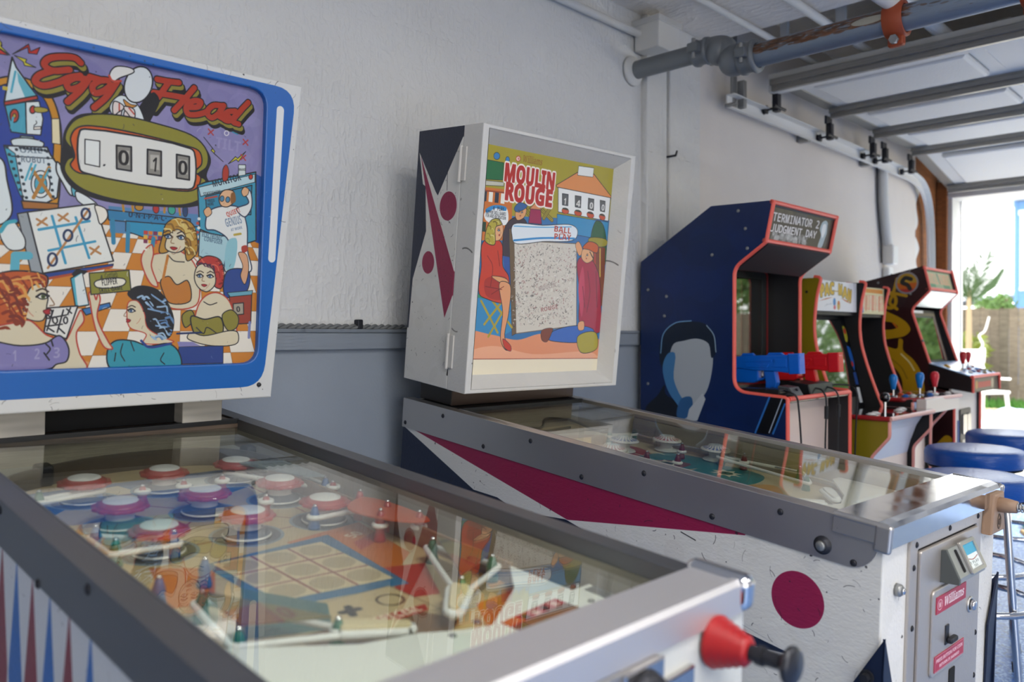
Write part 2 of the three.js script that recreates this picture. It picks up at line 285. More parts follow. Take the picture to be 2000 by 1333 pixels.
  for (const [d, c, lw] of [[20, '#131318', 24], [13, '#131318', 26], [12, '#8e8433', 19], [6, '#8e8433', 20], [0, '#131318', 23], [0, '#b3371f', 17]]) for (const l of brush) stroke(g, c, lw, l.map((v, i) => v + (i & 1 ? d : d * 0.5)));
  // a plain egg and a striped bow tie
  blob(g, '#16171c', [525,218, 578,126, 596,146, 566,232, 581,256]);
  blob(g, '#dfe8ea', [457,196, 486,153, 535,172, 558,251, 508,244], INK, 3); oval(g, '#dce3e6', [535,113, 573,112, 524,166], INK, 4); blob(g, '#c98a3a', [494,163, 515,173, 532,173, 507,186], INK, 2);
  blob(g, '#e6e6e2', [455,102, 471,76, 516,72, 522,79, 483,105, 463,120], INK, 3); stroke(g, '#c24a38', 6, [454,105, 463,117, 486,113]);
  for (const a of [[470,173, 496,183, 471,216, 465,194], [496,183, 524,186, 525,212, 502,199], [490,195, 460,232, 477,238], [499,194, 499,231, 525,233]]) { blob(g, '#e5d8d2', a, INK, 3); stroke(g, '#bf4a3c', 4, [(a[0] + a[2]) / 2, (a[1] + a[3]) / 2, (a[2] + a[4]) / 2, (a[3] + a[5]) / 2], false); }
  // score window
  blob(g, '#15161a', [337,329, 341,278, 372,231, 452,211, 565,211, 720,246, 758,296, 746,348, 757,372, 736,434, 587,459, 429,455, 362,429, 333,382]);
  blob(g, '#8f8a2c', [343,300, 359,253, 393,227, 465,211, 580,214, 710,238, 747,279, 745,320, 717,349, 743,361, 738,409, 697,438, 586,453, 443,445, 375,422, 343,384, 350,355, 371,338], INK, 4);
  blob(g, '#cf5a20', [357,295, 372,265, 412,252, 673,265, 721,277, 729,313, 710,340, 727,354, 718,386, 687,402, 428,387, 374,385, 358,368, 368,344], INK, 4);
  poly(g, '#e5e6e0', smooth(pairs([380,272, 393,264, 692,272, 705,282, 707,384, 690,396, 395,385, 382,376]), 4).flat(), INK, 5);
  poly(g, '#e9eeea', [394,292, 433,291, 434,363, 395,360], INK, 3); words(g, ',', [441,356, 453,357], 18, INK);
  for (const [d, a, b] of [['0', [478,296, 519,294, 521,363, 480,362], [482,349, 515,349]], ['1', [565,294, 605,294, 607,366, 566,365], [578,355, 596,356]], ['0', [651,296, 690,297, 692,367, 653,366], [655,354, 687,354]]]) {
    poly(g, '#8d8b83', a, INK, 5); poly(g, '#b9b7ad', [a[0] * 0.8 + a[2] * 0.2, a[1] + 14, a[2] * 0.85 + a[0] * 0.15, a[3] + 12, a[4] * 0.85 + a[6] * 0.15, a[5] - 16, a[6] * 0.8 + a[4] * 0.2, a[7] - 16]); words(g, d, b, 42, '#1c1c1e');
  }
  // the monitor and the man in the white coat
  poly(g, '#1f4f9c', [904,318, 937,330, 944,549, 903,535]); poly(g, '#3f9cb9', [718,380, 744,367, 909,314, 918,534, 865,555, 729,514], INK, 4); poly(g, '#b9d8df', [721,386, 906,321, 907,347, 729,413], INK, 2);
  words(g, 'MONITOR', [767,380, 861,346], 22, '#1e2a3c'); poly(g, '#2a86a8', [745,411, 897,358, 897,453, 750,468], INK, 3);
  for (let i = 0; i < 8; i++) { g.fillStyle = i & 1 ? '#dfe6e2' : '#b5483a'; g.beginPath(); g.arc(722 + (i % 2) * 4, 620 - 28 * i * 0.5 - 40, 5, 0, 7); g.fill(); }
  words(g, 'STATOSHERE', [738,409, 794,394], 9, INK); words(g, 'PRESS', [752,429, 775,424], 9, INK); words(g, 'HERE', [752,440, 772,435], 9, INK); stroke(g, '#b5483a', 5, [742,418, 781,407], false);
  blob(g, '#b03a2a', [798,319, 808,305, 817,320, 813,352, 800,357], INK, 2); poly(g, '#d6e2e0', [849,299, 873,296, 874,328, 850,335], INK, 2); words(g, 'BRAND', [851,318, 874,315], 8, INK); oval(g, '#c23a2a', [892,332, 899,331, 892,340], INK, 2);
  for (let i = 0; i < 30; i++) { g.fillStyle = ['#c8402c', '#e7b23c', '#ece6d8', '#3a2a60'][i % 4]; g.fillRect(742 + (i % 10) * 15, 556 + Math.floor(i / 10) * 12 + (i % 10) * 2, 9, 8); }
  poly(g, '#a9cfd8', [729,520, 830,531, 819,623, 728,596], INK, 3); words(g, 'ELECTRONIC', [736,535, 803,543], 14, '#4d6a80'); words(g, 'CONFUSER', [743,548, 803,556], 14, '#4d6a80');
  for (const [x, y] of [[720, 610], [782, 622], [760, 664]]) stroke(g, '#b5483a', 3, [x - 8, y - 8, x + 8, y + 8], false);
  blob(g, '#e6e9e6', [759,454, 823,431, 861,437, 884,487, 890,569, 904,635, 816,640, 823,541, 778,513, 751,512, 747,490], '#2b3a52', 4); blob(g, '#8fc4d0', [823,541, 850,533, 840,635, 819,636]);
  blob(g, '#e6e9e6', [847,439, 888,415, 873,384, 890,375, 899,427, 876,462], '#2b3a52', 4); blob(g, '#e3b184', [862,382, 872,367, 886,372, 884,389, 870,397], INK, 2); blob(g, '#e3b184', [750,474, 740,456, 756,442, 766,460], INK, 2);
  blob(g, '#e6b78c', [788,410, 804,385, 835,385, 839,414, 819,435, 796,434], INK, 3); blob(g, '#8a5a28', [828,392, 838,388, 843,416, 829,424]); oval(g, '#4b87a8', [798,412, 805,411, 798,421], INK, 2); oval(g, '#4b87a8', [817,413, 824,412, 817,422], INK, 2);
  words(g, 'QUIET!', [817,468, 861,447], 15, '#c24a38'); words(g, 'GENIUS', [815,500, 869,482], 26, '#7d90a8'); words(g, 'AT WORK', [832,512, 870,500], 9, '#7d90a8'); stroke(g, '#b8a23c', 7, [843,522, 864,517], false);
  blob(g, '#22458f', [823,639, 896,636, 895,696, 871,716, 819,721], INK, 3);
  blob(g, '#dba57c', [859,578, 884,580, 896,626, 884,679, 869,653, 875,620], INK, 2); blob(g, '#b03a2a', [869,558, 886,553, 890,569, 873,577]);
  poly(g, '#9c3a24', [832,714, 910,705, 910,806, 843,810], INK, 3); poly(g, '#6aa9bb', [825,708, 913,698, 910,712, 836,721], INK, 2); poly(g, '#a9a08e', [847,743, 882,739, 884,776, 849,780], INK, 3); words(g, '0', [859,770, 873,768], 18, INK); stroke(g, '#7d86b8', 9, [906,803, 905,853], false);
  // stars and the tilt light
  for (const a of [[755,212, 765,210, 755,221], [870,225, 877,224, 871,233], [864,274, 871,273, 864,283]]) { stroke(g, '#b03a3a', 4, [a[0] - 8, a[1] - 8, a[0] + 8, a[1] + 8], false); stroke(g, '#b03a3a', 4, [a[0] + 8, a[1] - 8, a[0] - 8, a[1] + 8], false); }
  stroke(g, '#3b8fb0', 4, [825,200, 842,204], false); oval(g, null, [806,207, 813,205, 807,214], '#e2e0ea', 3); words(g, 'TILT', [770,257, 854,260], 34, '#9994c0');
  // four players
  const SKIN = '#ddd2b4', RED = '#b53a2a';
  blob(g, SKIN, [577,679, 570,630, 590,602, 617,594, 645,580, 667,584, 709,613, 730,660, 726,749, 640,757, 623,689], RED, 4); blob(g, SKIN, [555,622, 563,591, 584,572, 590,596, 585,636, 605,696, 587,691], RED, 4);
  blob(g, '#c27a2c', [614,677, 638,664, 663,688, 695,674, 706,737, 643,745, 621,711], INK, 3); stroke(g, '#c27a2c', 8, [620,677, 633,602], false);
  blob(g, '#b98a2e', [616,542, 627,504, 664,485, 706,500, 723,549, 721,590, 693,614, 679,568, 650,555, 633,590, 608,594], INK, 3); blob(g, '#d8bd6a', [667,497, 700,513, 710,550, 691,545]);
  blob(g, SKIN, [631,544, 659,520, 684,536, 685,574, 658,591, 626,581], INK, 3); { const f = [655,545]; visage(g, f[0], f[1], 52, -1, false); locks(g, [616,542, 627,504, 664,485, 706,500, 723,549, 721,590, 693,614, 685,568, 675,525, 631,534], ['#7a5518', '#e2cf84', '#8a6420'], 34, 121, 4); stroke(g, INK, 3, [636,602, 652,616, 684,618]); } stroke(g, '#efece0', 5, [548,583, 569,588], false);
  blob(g, SKIN, [730,756, 755,720, 791,709, 830,731, 861,820, 859,866, 756,872, 723,858], RED, 4); blob(g, '#8d8530', [682,782, 710,766, 721,791, 693,820], INK, 3); blob(g, '#8d8530', [711,785, 754,794, 804,787, 816,830, 796,859, 743,859, 719,833], INK, 4); blob(g, '#8d8530', [811,780, 841,763, 866,786, 861,820, 833,830], INK, 3);
  blob(g, '#b8352a', [722,622, 754,595, 798,605, 813,656, 804,695, 784,690, 776,648, 742,634], INK, 3); blob(g, SKIN, [726,628, 752,620, 779,641, 784,683, 758,707, 731,695, 717,667], INK, 3); { const f = [753,659]; visage(g, f[0], f[1], 44, -1, false); locks(g, [722,622, 754,595, 798,605, 813,656, 804,695, 784,690, 779,641, 742,627], ['#e06a50', '#7a1c16', '#4a1c3a'], 30, 123, 4); stroke(g, INK, 3, [749,739, 769,748, 792,741]); stroke(g, INK, 3, [728,820, 752,839, 761,820, 796,839]); }
  blob(g, SKIN, [843,830, 865,836, 866,870, 790,879, 723,865, 700,852, 709,836, 752,846], INK, 3); stroke(g, '#1d2c58', 6, [668,839, 745,836], false); poly(g, '#22408c', [673,899, 675,880, 818,879, 819,935, 674,934], INK, 2); poly(g, '#8a86bd', [669,864, 717,865, 743,878, 675,880]);
  blob(g, '#17181c', [519,720, 545,698, 602,705, 640,751, 657,804, 643,851, 597,857, 578,820, 559,774, 537,741], INK, 3); for (const l of [[587,721, 628,748], [579,764, 635,776], [596,814, 648,820], [564,734, 595,767]]) stroke(g, '#7fa4cc', 5, l);
  blob(g, SKIN, [523,744, 546,741, 568,777, 578,820, 627,851, 659,864, 567,866, 575,841, 527,820, 518,784], RED, 3); { const f = [544,771]; visage(g, f[0], f[1], 44, -1, true); locks(g, [537,726, 602,705, 640,751, 657,804, 643,851, 597,857, 578,820, 565,774], ['#5f86b4', '#9dbcd8', '#0c0d12'], 36, 125, 5); }
  blob(g, '#2f99ae', [468,880, 488,859, 537,860, 582,876, 644,870, 676,899, 680,947, 475,940], INK, 4); stroke(g, '#22408c', 7, [561,860, 582,879, 650,870]); for (const l of [[508,868, 503,896, 515,920], [629,898, 620,920, 633,933], [489,895, 486,919], [531,863, 541,890]]) stroke(g, INK, 3, l);
  blob(g, SKIN, [425,796, 416,747, 413,721, 423,717, 432,740, 437,720, 443,737, 436,790, 468,862, 480,883, 460,880, 437,838], RED, 4);
  poly(g, '#8b8a30', [412,665, 521,651, 528,711, 418,726], INK, 3); words(g, 'A', [442,681, 449,681], 11, INK); words(g, 'Gottlieb', [455,681, 490,672], 17, INK, 'italic serif'); poly(g, '#ece9d6', smooth(pairs([426,694, 434,685, 504,676, 513,684, 504,697, 434,705]), 4).flat(), INK, 3); words(g, 'FLIPPER', [447,700, 490,693], 18, INK); words(g, 'SKILL GAME', [440,720, 505,709], 13, INK);
  blob(g, SKIN, [382,791, 392,771, 401,800, 382,835, 391,893, 411,938, 318,935, 331,892, 359,849], RED, 4); poly(g, '#e9e9e2', [308,766, 384,759, 356,852, 299,834], INK, 4);
  for (const l of [[321,772, 306,829], [347,771, 332,834], [308,795, 355,785], [304,817, 345,811], [355,768, 368,780], [365,765, 358,783], [337,823, 351,837], [311,823, 324,832]]) stroke(g, INK, 4, l, false);
  for (const a of [[313,780, 318,780, 313,790], [326,800, 332,800, 327,809], [353,800, 358,800, 353,809]]) oval(g, null, a, INK, 4);
  blob(g, '#c0571f', [145,713, 191,676, 251,667, 304,679, 302,707, 272,716, 260,764, 246,820, 205,826, 146,820], INK, 4); for (const l of [[199,700, 264,681], [197,738, 252,703], [204,779, 240,751]]) stroke(g, '#dc9a48', 5, l);
  blob(g, SKIN, [267,708, 294,702, 307,735, 305,758, 296,800, 266,800, 248,787], INK, 3); blob(g, SKIN, [234,806, 263,801, 304,840, 330,854, 267,876, 146,863, 146,834], RED, 4); { const f = [275,736]; visage(g, f[0], f[1], 62, 1, true, '#5a6a30'); locks(g, [157,712, 191,676, 251,667, 304,679, 302,707, 272,716, 260,764, 246,820, 205,826, 158,820], ['#8a3212', '#e0a04c', '#7a2a10'], 46, 127, 6); }
  blob(g, '#857fb5', [146,858, 242,870, 304,863, 338,843, 362,878, 357,916, 331,924, 318,935, 147,931], INK, 4); for (const l of [[304,866, 315,880, 307,894], [317,854, 322,872], [300,891, 313,911]]) stroke(g, INK, 4, l); words(g, '1', [223,912, 235,912], 30, '#a29dc8'); words(g, '2', [275,908, 290,908], 30, '#a29dc8'); words(g, '3', [323,906, 341,906], 30, '#a29dc8');
  chips(g, W, H, 220, 9, '#3a3d46', 0.9); chips(g, W, H, 60, 19, '#e6e4ea', 1);
});

const artMoulin = canvasTex(864, 1088, (g, W, H) => {
  g.fillStyle = '#a3972c'; g.fillRect(0, 0, W, H);
  poly(g, '#2e6fa8', [0,323, 858,266, 946,961, -4,921]);
  // houses at the back
  poly(g, '#1d6a3c', [-7,86, 119,86, 120,161, 0,171], INK, 2); poly(g, '#c0bfae', [1,175, 127,169, 128,186, -3,197], INK, 2);
  poly(g, '#c8702e', [3,203, 177,198, 198,417, 10,432]); for (let i = 0; i < 4; i++) { g.fillStyle = i & 1 ? '#e9e6d8' : '#27303e'; g.fillRect(14 + i * 34, 218, 22, 44); g.fillStyle = '#22402c'; g.fillRect(20 + i * 44, 350, 24, 42); }
  stroke(g, '#8c3a22', 6, [5,218, 178,212], false); for (const a of [[76,63, 93,61, 77,78], [138,70, 149,68, 139,83]]) oval(g, '#3a80b8', a, INK, 2);
  poly(g, '#d98a4e', [441,144, 587,60, 686,62, 821,154, 816,170, 449,153], INK, 3); mottle(g, W, 300, 0, 1, ['#a85a2a'], 2, 3, 0.5);
  poly(g, '#dfe2df', [578,37, 682,33, 680,77, 576,81], INK, 2); poly(g, '#e6e8e6', [456,152, 815,160, 814,275, 468,264], INK, 3);
  for (const [d, a, b] of [['1', [485,177, 525,177, 528,229, 491,229], [497,225, 517,226]], ['4', [570,177, 611,177, 614,230, 576,229], [582,226, 610,226]], ['0', [661,179, 700,180, 703,234, 663,230], [673,227, 698,227]], ['0', [743,180, 780,181, 783,233, 750,231], [757,228, 779,228]]]) { poly(g, '#55585a', a, INK, 3); words(g, d, b, 30, '#d9d9d4'); }
  for (const a of [[514,255, 537,255, 515,269], [599,256, 624,256, 601,270], [684,257, 709,258, 686,272], [768,259, 790,260, 770,274]]) { oval(g, '#c24a24', a, INK, 2); stroke(g, '#26301e', 7, [a[0] - 16, a[1] - 10, a[0] + 14, a[1] - 8], false); }
  poly(g, '#2f8bbd', [462,274, 815,280, 818,370, 471,354], INK, 2); for (let i = 0; i < 5; i++) { g.fillStyle = '#7a7028'; g.fillRect(520 + i * 58, 470 + i * 3, 36, 54); g.fillStyle = '#274a72'; g.fillRect(530 + i * 58, 474 + i * 3, 9, 50); }
  // windmill with its sails
  for (const l of [[264,279, 292,245], [291,295, 250,263], [357,261, 433,305], [380,301, 420,245]]) { stroke(g, '#6a5a20', 20, l, false); stroke(g, '#a3972c', 12, l, false); stroke(g, '#6a5a20', 3, l, false); }
  poly(g, '#9a2550', [294,267, 357,266, 370,330, 288,332], INK, 2); poly(g, '#d58a5a', [288,268, 322,237, 364,265], INK, 2); g.fillStyle = '#c9b8d8'; for (const [x, y] of [[378, 425], [400, 427], [392, 450]]) g.fillRect(x, y, 9, 16);
  // lettering
  words(g, 'MOULIN', [123,160, 434,166], 74, '#b3251f', 'bold sans-serif', '#f0e6dc', 22); words(g, 'ROUGE', [134,241, 426,245], 74, '#b3251f', 'bold sans-serif', '#f0e6dc', 22); words(g, 'MOULIN', [123,160, 434,166], 74, '#b3251f', 'bold sans-serif', '#b3251f', 8); words(g, 'ROUGE', [134,241, 426,245], 74, '#b3251f', 'bold sans-serif', '#b3251f', 8);
  oval(g, '#f0d8c8', [199,57, 211,55, 200,68], '#b3251f', 3); words(g, 'W', [194,62, 206,63], 12, '#b3251f'); words(g, 'Williams', [224,67, 343,67], 30, '#7d3a18', 'italic serif');
  blob(g, '#e7ebe9', [30,316, 84,275, 155,281, 162,348, 45,345], null); blob(g, '#2f85c0', [35,298, 84,273, 152,277, 150,291, 91,286, 41,310]);
  words(g, '6   PLAY', [77,296, 139,294], 17, INK); words(g, 'FLIPPER SKILL GAMES', [36,313, 152,313], 15, INK); words(g, 'FUN AND RECREATION', [37,328, 154,331], 15, INK);
  // street lamp kiosk and crowd
  blob(g, '#1e5a38', [700,360, 727,283, 771,289, 810,366, 812,497, 729,482], INK, 3); blob(g, '#9a8f2a', [687,370, 818,370, 814,396, 690,395], INK, 2); poly(g, '#7a3a1e', [719,403, 808,406, 837,700, 752,677]); stroke(g, '#b5382c', 9, [735,412, 746,501], false); stroke(g, '#d0b040', 7, [772,414, 788,549], false);
  // painter
  blob(g, '#3b3038', [147,381, 178,329, 243,309, 283,342, 235,415, 234,529, 165,510], INK, 3); blob(g, '#dda06c', [205,299, 225,261, 269,270, 261,307, 220,325], INK, 2); blob(g, '#2f5f96', [197,277, 224,247, 274,256, 252,276, 210,289], INK, 2); { const f = [234,289]; visage(g, f[0], f[1], 24, 1, false); } poly(g, '#234f9a', [151,489, 218,494, 237,622, 188,623]);
  // ground
  blob(g, '#2f86bb', [-18,720, 99,627, 221,645, 249,807, 120,854, -8,836]); blob(g, '#dd8f66', [-25,831, 119,840, 273,864, 430,835, 604,875, 827,865, 842,985, -20,957], null); blob(g, '#e8a884', [-4,921, 124,891, 375,931, 790,932, 833,974, -9,952]);
  // the great canvas
  poly(g, '#6a563c', [175,365, 203,367, 264,835, 240,845], INK, 2); poly(g, '#cfc9bd', [210,416, 606,401, 651,795, 264,835], '#6a5a48', 4);
  mottle(g, 0, 0, 0, 1, ['#fff'], 1, 1, 1);
  { const r = rng(71), q = [211,426, 607,411, 650,785, 263,826]; for (let i = 0; i < 1150; i++) { const u = r(), v = r(), x = q[0] + (q[2] - q[0]) * u + 8, y = q[1] + (q[7] - q[1]) * v, s = 2 + 9 * r() * r(), a = r() * 6; if (y > q[5] + 20 * (1 - u)) continue; g.globalAlpha = 0.25 + 0.6 * r(); stroke(g, ['#57504a', '#3c3a3c', '#8d5a58', '#9a9288', '#e8e6e0'][i % 5], 1 + 3 * r(), [x, y, x + s * Math.cos(a), y + s * Math.sin(a), x + 2 * s * Math.cos(a + 0.7), y + 2 * s * Math.sin(a + 0.7)]); } g.globalAlpha = 1; }
  words(g, 'MOULIN', [383,639, 492,611], 22, '#a89a94'); words(g, 'ROUGE', [406,734, 517,713], 20, '#a2706c');
  blob(g, '#dfe7ec', [190,364, 203,344, 377,334, 568,317, 605,338, 596,378, 385,408, 211,426, 196,395], INK, 3); stroke(g, '#2f86c4', 9, [210,416, 383,392, 589,378]); stroke(g, '#59a6d4', 5, [204,353, 378,343, 562,325]);
  words(g, 'BALL', [448,356, 563,358], 27, '#b3371f'); words(g, 'IN', [492,366, 520,369], 13, '#b3371f'); words(g, 'PLAY', [452,391, 566,389], 27, '#b3371f');
  // woman on a folding stool
  for (const l of [[47,692, 154,831], [165,693, 74,795], [111,690, 236,807], [180,729, 102,849]]) stroke(g, '#a8982f', 11, l, false); stroke(g, '#2c8a6a', 16, [28,670, 122,680], false);
  blob(g, '#c63a22', [31,443, 80,413, 140,435, 156,534, 196,582, 189,692, 75,682, 33,661, 34,541], INK, 3); blob(g, '#a82a1c', [62,597, 185,587, 175,679, 74,668]); blob(g, '#dca06c', [95,582, 185,591, 199,614, 145,607], INK, 2);
  blob(g, '#dd9a6c', [145,607, 205,614, 211,738, 198,854, 240,906, 210,910, 175,863, 175,739], INK, 3); blob(g, '#c03a28', [187,859, 238,892, 241,915, 203,901], INK, 2);
  blob(g, '#e0a878', [86,355, 132,346, 142,395, 121,423, 86,421], INK, 2); blob(g, '#b0a23a', [48,380, 73,338, 113,330, 132,351, 99,367, 100,443, 47,433], INK, 3); { const f = [108,380]; visage(g, f[0], f[1], 30, 1, true); locks(g, [48,380, 73,338, 113,330, 126,347, 93,372, 94,439, 52,428], ['#d6cc7a', '#6a5a1c', '#8a8030'], 22, 131, 4); for (const l of [[64,494, 97,537, 94,627], [120,468, 138,535], [65,628, 160,638], [102,661, 170,624]]) stroke(g, '#6a1510', 3, l); }
  // man leaning on the canvas
  blob(g, '#a3213e', [622,483, 661,456, 728,477, 781,550, 814,701, 822,824, 681,804, 653,630], INK, 3); blob(g, '#c03a58', [660,506, 686,604, 682,754, 643,606]); blob(g, '#e0a06e', [599,406, 618,390, 651,432, 633,458], INK, 2); blob(g, '#e0a878', [651,427, 714,418, 727,467, 687,489, 648,467], INK, 2); blob(g, '#c4571f', [650,418, 689,385, 756,400, 752,435, 693,424], INK, 3); stroke(g, INK, 5, [702,434, 727,462], false); { const f = [693,452]; visage(g, f[0], f[1], 24, -1, true); for (const l of [[698,528, 725,627, 715,728], [756,526, 785,702], [672,604, 697,704]]) stroke(g, '#6a1028', 4, l); }
  blob(g, '#2a62b8', [483,830, 658,795, 777,819, 745,865, 535,874, 466,859], INK, 3); blob(g, '#7a3a22', [422,821, 494,811, 489,830, 461,874, 427,864], INK, 2); blob(g, '#e0a06e', [663,780, 699,774, 703,814, 667,815], INK, 2);
  blob(g, '#a89c33', [664,850, 793,829, 810,907, 695,926], INK, 3); for (let i = 0; i < 12; i++) { g.fillStyle = ['#e8e8ea', '#3a6ab0', '#7a2a1c'][i % 3]; g.fillRect(650 + i * 11, 985 - (i % 3) * 6, 8, 7); }
  // cream strip along the bottom
  poly(g, '#e9dfc4', [-15,948, 869,959, 882,1065, -22,1037], '#8a3a2c', 3);
});

// the painted sides of the second machine
const sideMoulin = canvasTex(2048, 1000, (g, W, H) => {
  g.fillStyle = '#d2d1cc'; g.fillRect(0, 0, W, H); mottle(g, W, H, 260, 31, ['#c4c3be', '#dcdbd7'], 10, 60, 0.3);
  poly(g, '#131f38', [12,112, 46,123, 489,272, 965,257, 1802,393, 1626,365, 979,401, 298,406, -285,560]);
  poly(g, '#131f38', [13,116, 489,272, 1185,353, 1802,393, 1392,451, 726,517, 60,600]);
  poly(g, '#d2d1cc', [31,115, 424,224, 731,292, 995,252, 1363,156]);
  poly(g, '#8a1a45', [11,104, 1074,101, 1647,114, 1601,124, 972,256]); poly(g, '#8a1a45', [11,104, 1622,100, 1625,122, 972,256]);
  { const a = [1790,245, 1863,230, 1816,318], rr = 0.052 * 1400; g.fillStyle = '#8a1a45'; g.beginPath(); g.arc(a[0], a[1], rr, 0, 7); g.fill(); }
  chips(g, W, H, 620, 33, '#1c1c20', 1.7); stroke(g, '#17181c', 3, [1419,171, 1470,181], false);
});
const sideMoulinHead = canvasTex(448, 1040, (g, W, H) => {
  g.fillStyle = '#d0cfca'; g.fillRect(0, 0, W, H); mottle(g, W, H, 90, 35, ['#c4c3be', '#dcdbd7'], 8, 40, 0.3);
  poly(g, '#1b2338', [-16,14, 330,10, 164,270, 44,159, 100,409, 28,601, 20,800, -10,803]); poly(g, '#1b2338', [-16,14, 49,19, 100,409, 9,634, 4,718]);
  poly(g, '#d0cfca', [19,97, 161,271, 58,224]); poly(g, '#8a1c45', [31,112, 326,597, 260,737]); 
  oval(g, '#8a1c45', [236,311, 290,306, 242,366]); oval(g, '#8a1c45', [128,531, 169,527, 133,575]);
  chips(g, W, H, 170, 37, '#1c1c20', 1.5); stroke(g, '#1c1d22', 5, [357,60, 335,141]); stroke(g, '#1c1d22', 3, [217,174, 222,251], false); stroke(g, '#1c1d22', 6, [309,903, 301,953]);
});
const sideEgg = canvasTex(2048, 800, (g, W, H) => { // 1.41 m by 0.55 m, left end is the rear
  g.fillStyle = '#c9cbcc'; g.fillRect(0, 0, W, H); const k = W / 1.41;
  for (let i = 0; i < 15; i++) { const x = (1.41 - 0.423 - 0.0695 * i) * k, y = 0.055 * k; poly(g, i & 1 ? '#7d2030' : '#1560ac', [x, y, x + 0.032 * k, 0.22 * k, x, 0.5 * k, x - 0.032 * k, 0.22 * k]); }
  chips(g, W, H, 260, 41, '#33353a', 1.4);
});
const frameEgg = canvasTex(1120, 1088, (g, W, H) => { // white front with a blue surround
  g.fillStyle = '#d9dad9'; g.fillRect(0, 0, W, H);
  poly(g, '#0662b8', roundPoly(pairs([40, 32, 1032, 32, 950, 1014, 122, 1014]), 75).flat());
  for (const a of [[977, 106, 966, 590], [95, 106, 106, 590]]) stroke(g, '#e3e5e6', 26, a, false);
  chips(g, W, 60, 70, 43, '#2b2b2e', 1.6); g.save(); g.translate(0, 1010); chips(g, W, 60, 60, 44, '#2b2b2e', 1.8); g.restore(); g.save(); g.translate(1010, 0); chips(g, 70, H, 50, 45, '#2b2b2e', 1.6); g.restore(); chips(g, W, H, 40, 46, '#cfdbe6', 1.2);
});

// playfields, 0.57 m by 1.2 m
const fieldEgg = canvasTex(860, 1800, (g, W, H) => {
  g.fillStyle = '#c9b488'; g.fillRect(0, 0, W, H); mottle(g, W, H, 120, 51, ['#d6c49c', '#bda678'], 20, 60, 0.3);
  g.fillStyle = '#9a7a55'; g.fillRect(0, 0, 40, H); g.fillRect(740, 0, 120, H);
  poly(g, '#1f5f93', [40, 150, 740, 150, 740, 330, 560, 420, 400, 300, 210, 330, 120, 420, 40, 400]);
  poly(g, '#d8c396', [230, 200, 380, 180, 420, 330, 300, 380]); poly(g, '#cfd3c8', [520, 190, 640, 210, 620, 300, 540, 280]);
  const bum = [[262, 280], [465, 280], [670, 280], [262, 531], [465, 531], [670, 531], [262, 754], [465, 754], [670, 754]];
  for (const [x0, y0, x1, y1] of [[262, 280, 670, 280], [262, 531, 670, 531], [262, 754, 670, 754], [262, 280, 262, 754], [465, 280, 465, 754], [670, 280, 670, 754], [262, 280, 670, 754], [670, 280, 262, 754]]) stroke(g, '#8c3326', 5, [x0, y0, x1, y1], false);
  for (const [x, y] of bum) { g.beginPath(); g.arc(x, y, 84, 0, 7); g.fillStyle = '#7f95a0'; g.fill(); g.beginPath(); g.arc(x, y, 76, 0, 7); g.fillStyle = '#4a4c50'; g.fill(); }
  poly(g, '#c8702a', [513,849, 734,811, 699,1064, 552,1186, 516,1015]); poly(g, '#c8702a', [211,835, 316,910, 236,1080, 162,1054]); poly(g, '#b03a24', [586,1103, 685,1135, 601,1288, 529,1267]); poly(g, '#b03a24', [636,934, 740,889, 715,944, 620,988]); words(g, '50', [652,910, 695,893], 30, '#ecdcc0');
  // the noughts and crosses card
  poly(g, '#2f6f96', [302,881, 618,854, 585,1210, 313,1166]); poly(g, '#d9c69c', [319,883, 581,887, 579,1170, 333,1140], '#3f6a86', 5);
  const q = [319,883, 581,887, 579,1170, 333,1140], L = (u, v) => [0, 1].map((k) => (q[k] * (1 - u) + q[2 + k] * u) * (1 - v) + (q[6 + k] * (1 - u) + q[4 + k] * u) * v);
  for (let i = 0; i < 3; i++) for (let j = 0; j < 3; j++) { const [x, y] = L((i + 0.5) / 3, (j + 0.5) / 3); g.beginPath(); g.ellipse(x, y, 36, 34, 0, 0, 7); g.fillStyle = '#b5a37c'; g.fill(); }
  for (const k of [1 / 3, 2 / 3]) { stroke(g, '#8c2f24', 6, [...L(k, 0.02), ...L(k, 0.98)], false); stroke(g, '#8c2f24', 6, [...L(0.02, k), ...L(0.98, k)], false); }
  poly(g, '#c9b488', [322,1187, 544,1197, 553,1346, 334,1305], '#8a7a58', 3); stroke(g, '#22242a', 16, [398,1251, 431,1255], false); stroke(g, '#22242a', 16, [421,1236, 408,1272], false); g.beginPath(); g.arc(...[504,1255], 26, 0, 7); g.strokeStyle = '#5a4a34'; g.lineWidth = 6; g.stroke();
  poly(g, '#7a5a3c', [264,1289, 507,1311, 553,1404, 456,1461, 316,1423]); poly(g, '#b03a24', [399,1302, 545,1310, 532,1336, 395,1339]); words(g, 'SPECIAL', [424,1329, 525,1331], 26, '#ecdcc0');
  poly(g, '#cf7a2c', [624,1368, 744,1360, 661,1456, 554,1485]); poly(g, '#d69a3c', [771,1156, 916,1173, 785,1319, 702,1329]); poly(g, '#3f6a66', [307,1040, 399,1201, 346,1301, 211,1249]); words(g, '10', [237,1127, 262,1129], 30, '#e8d8c0', 'bold sans-serif', '#a33028', 14);
  chips(g, W, H, 260, 53, '#5a4a38', 1.2);
});
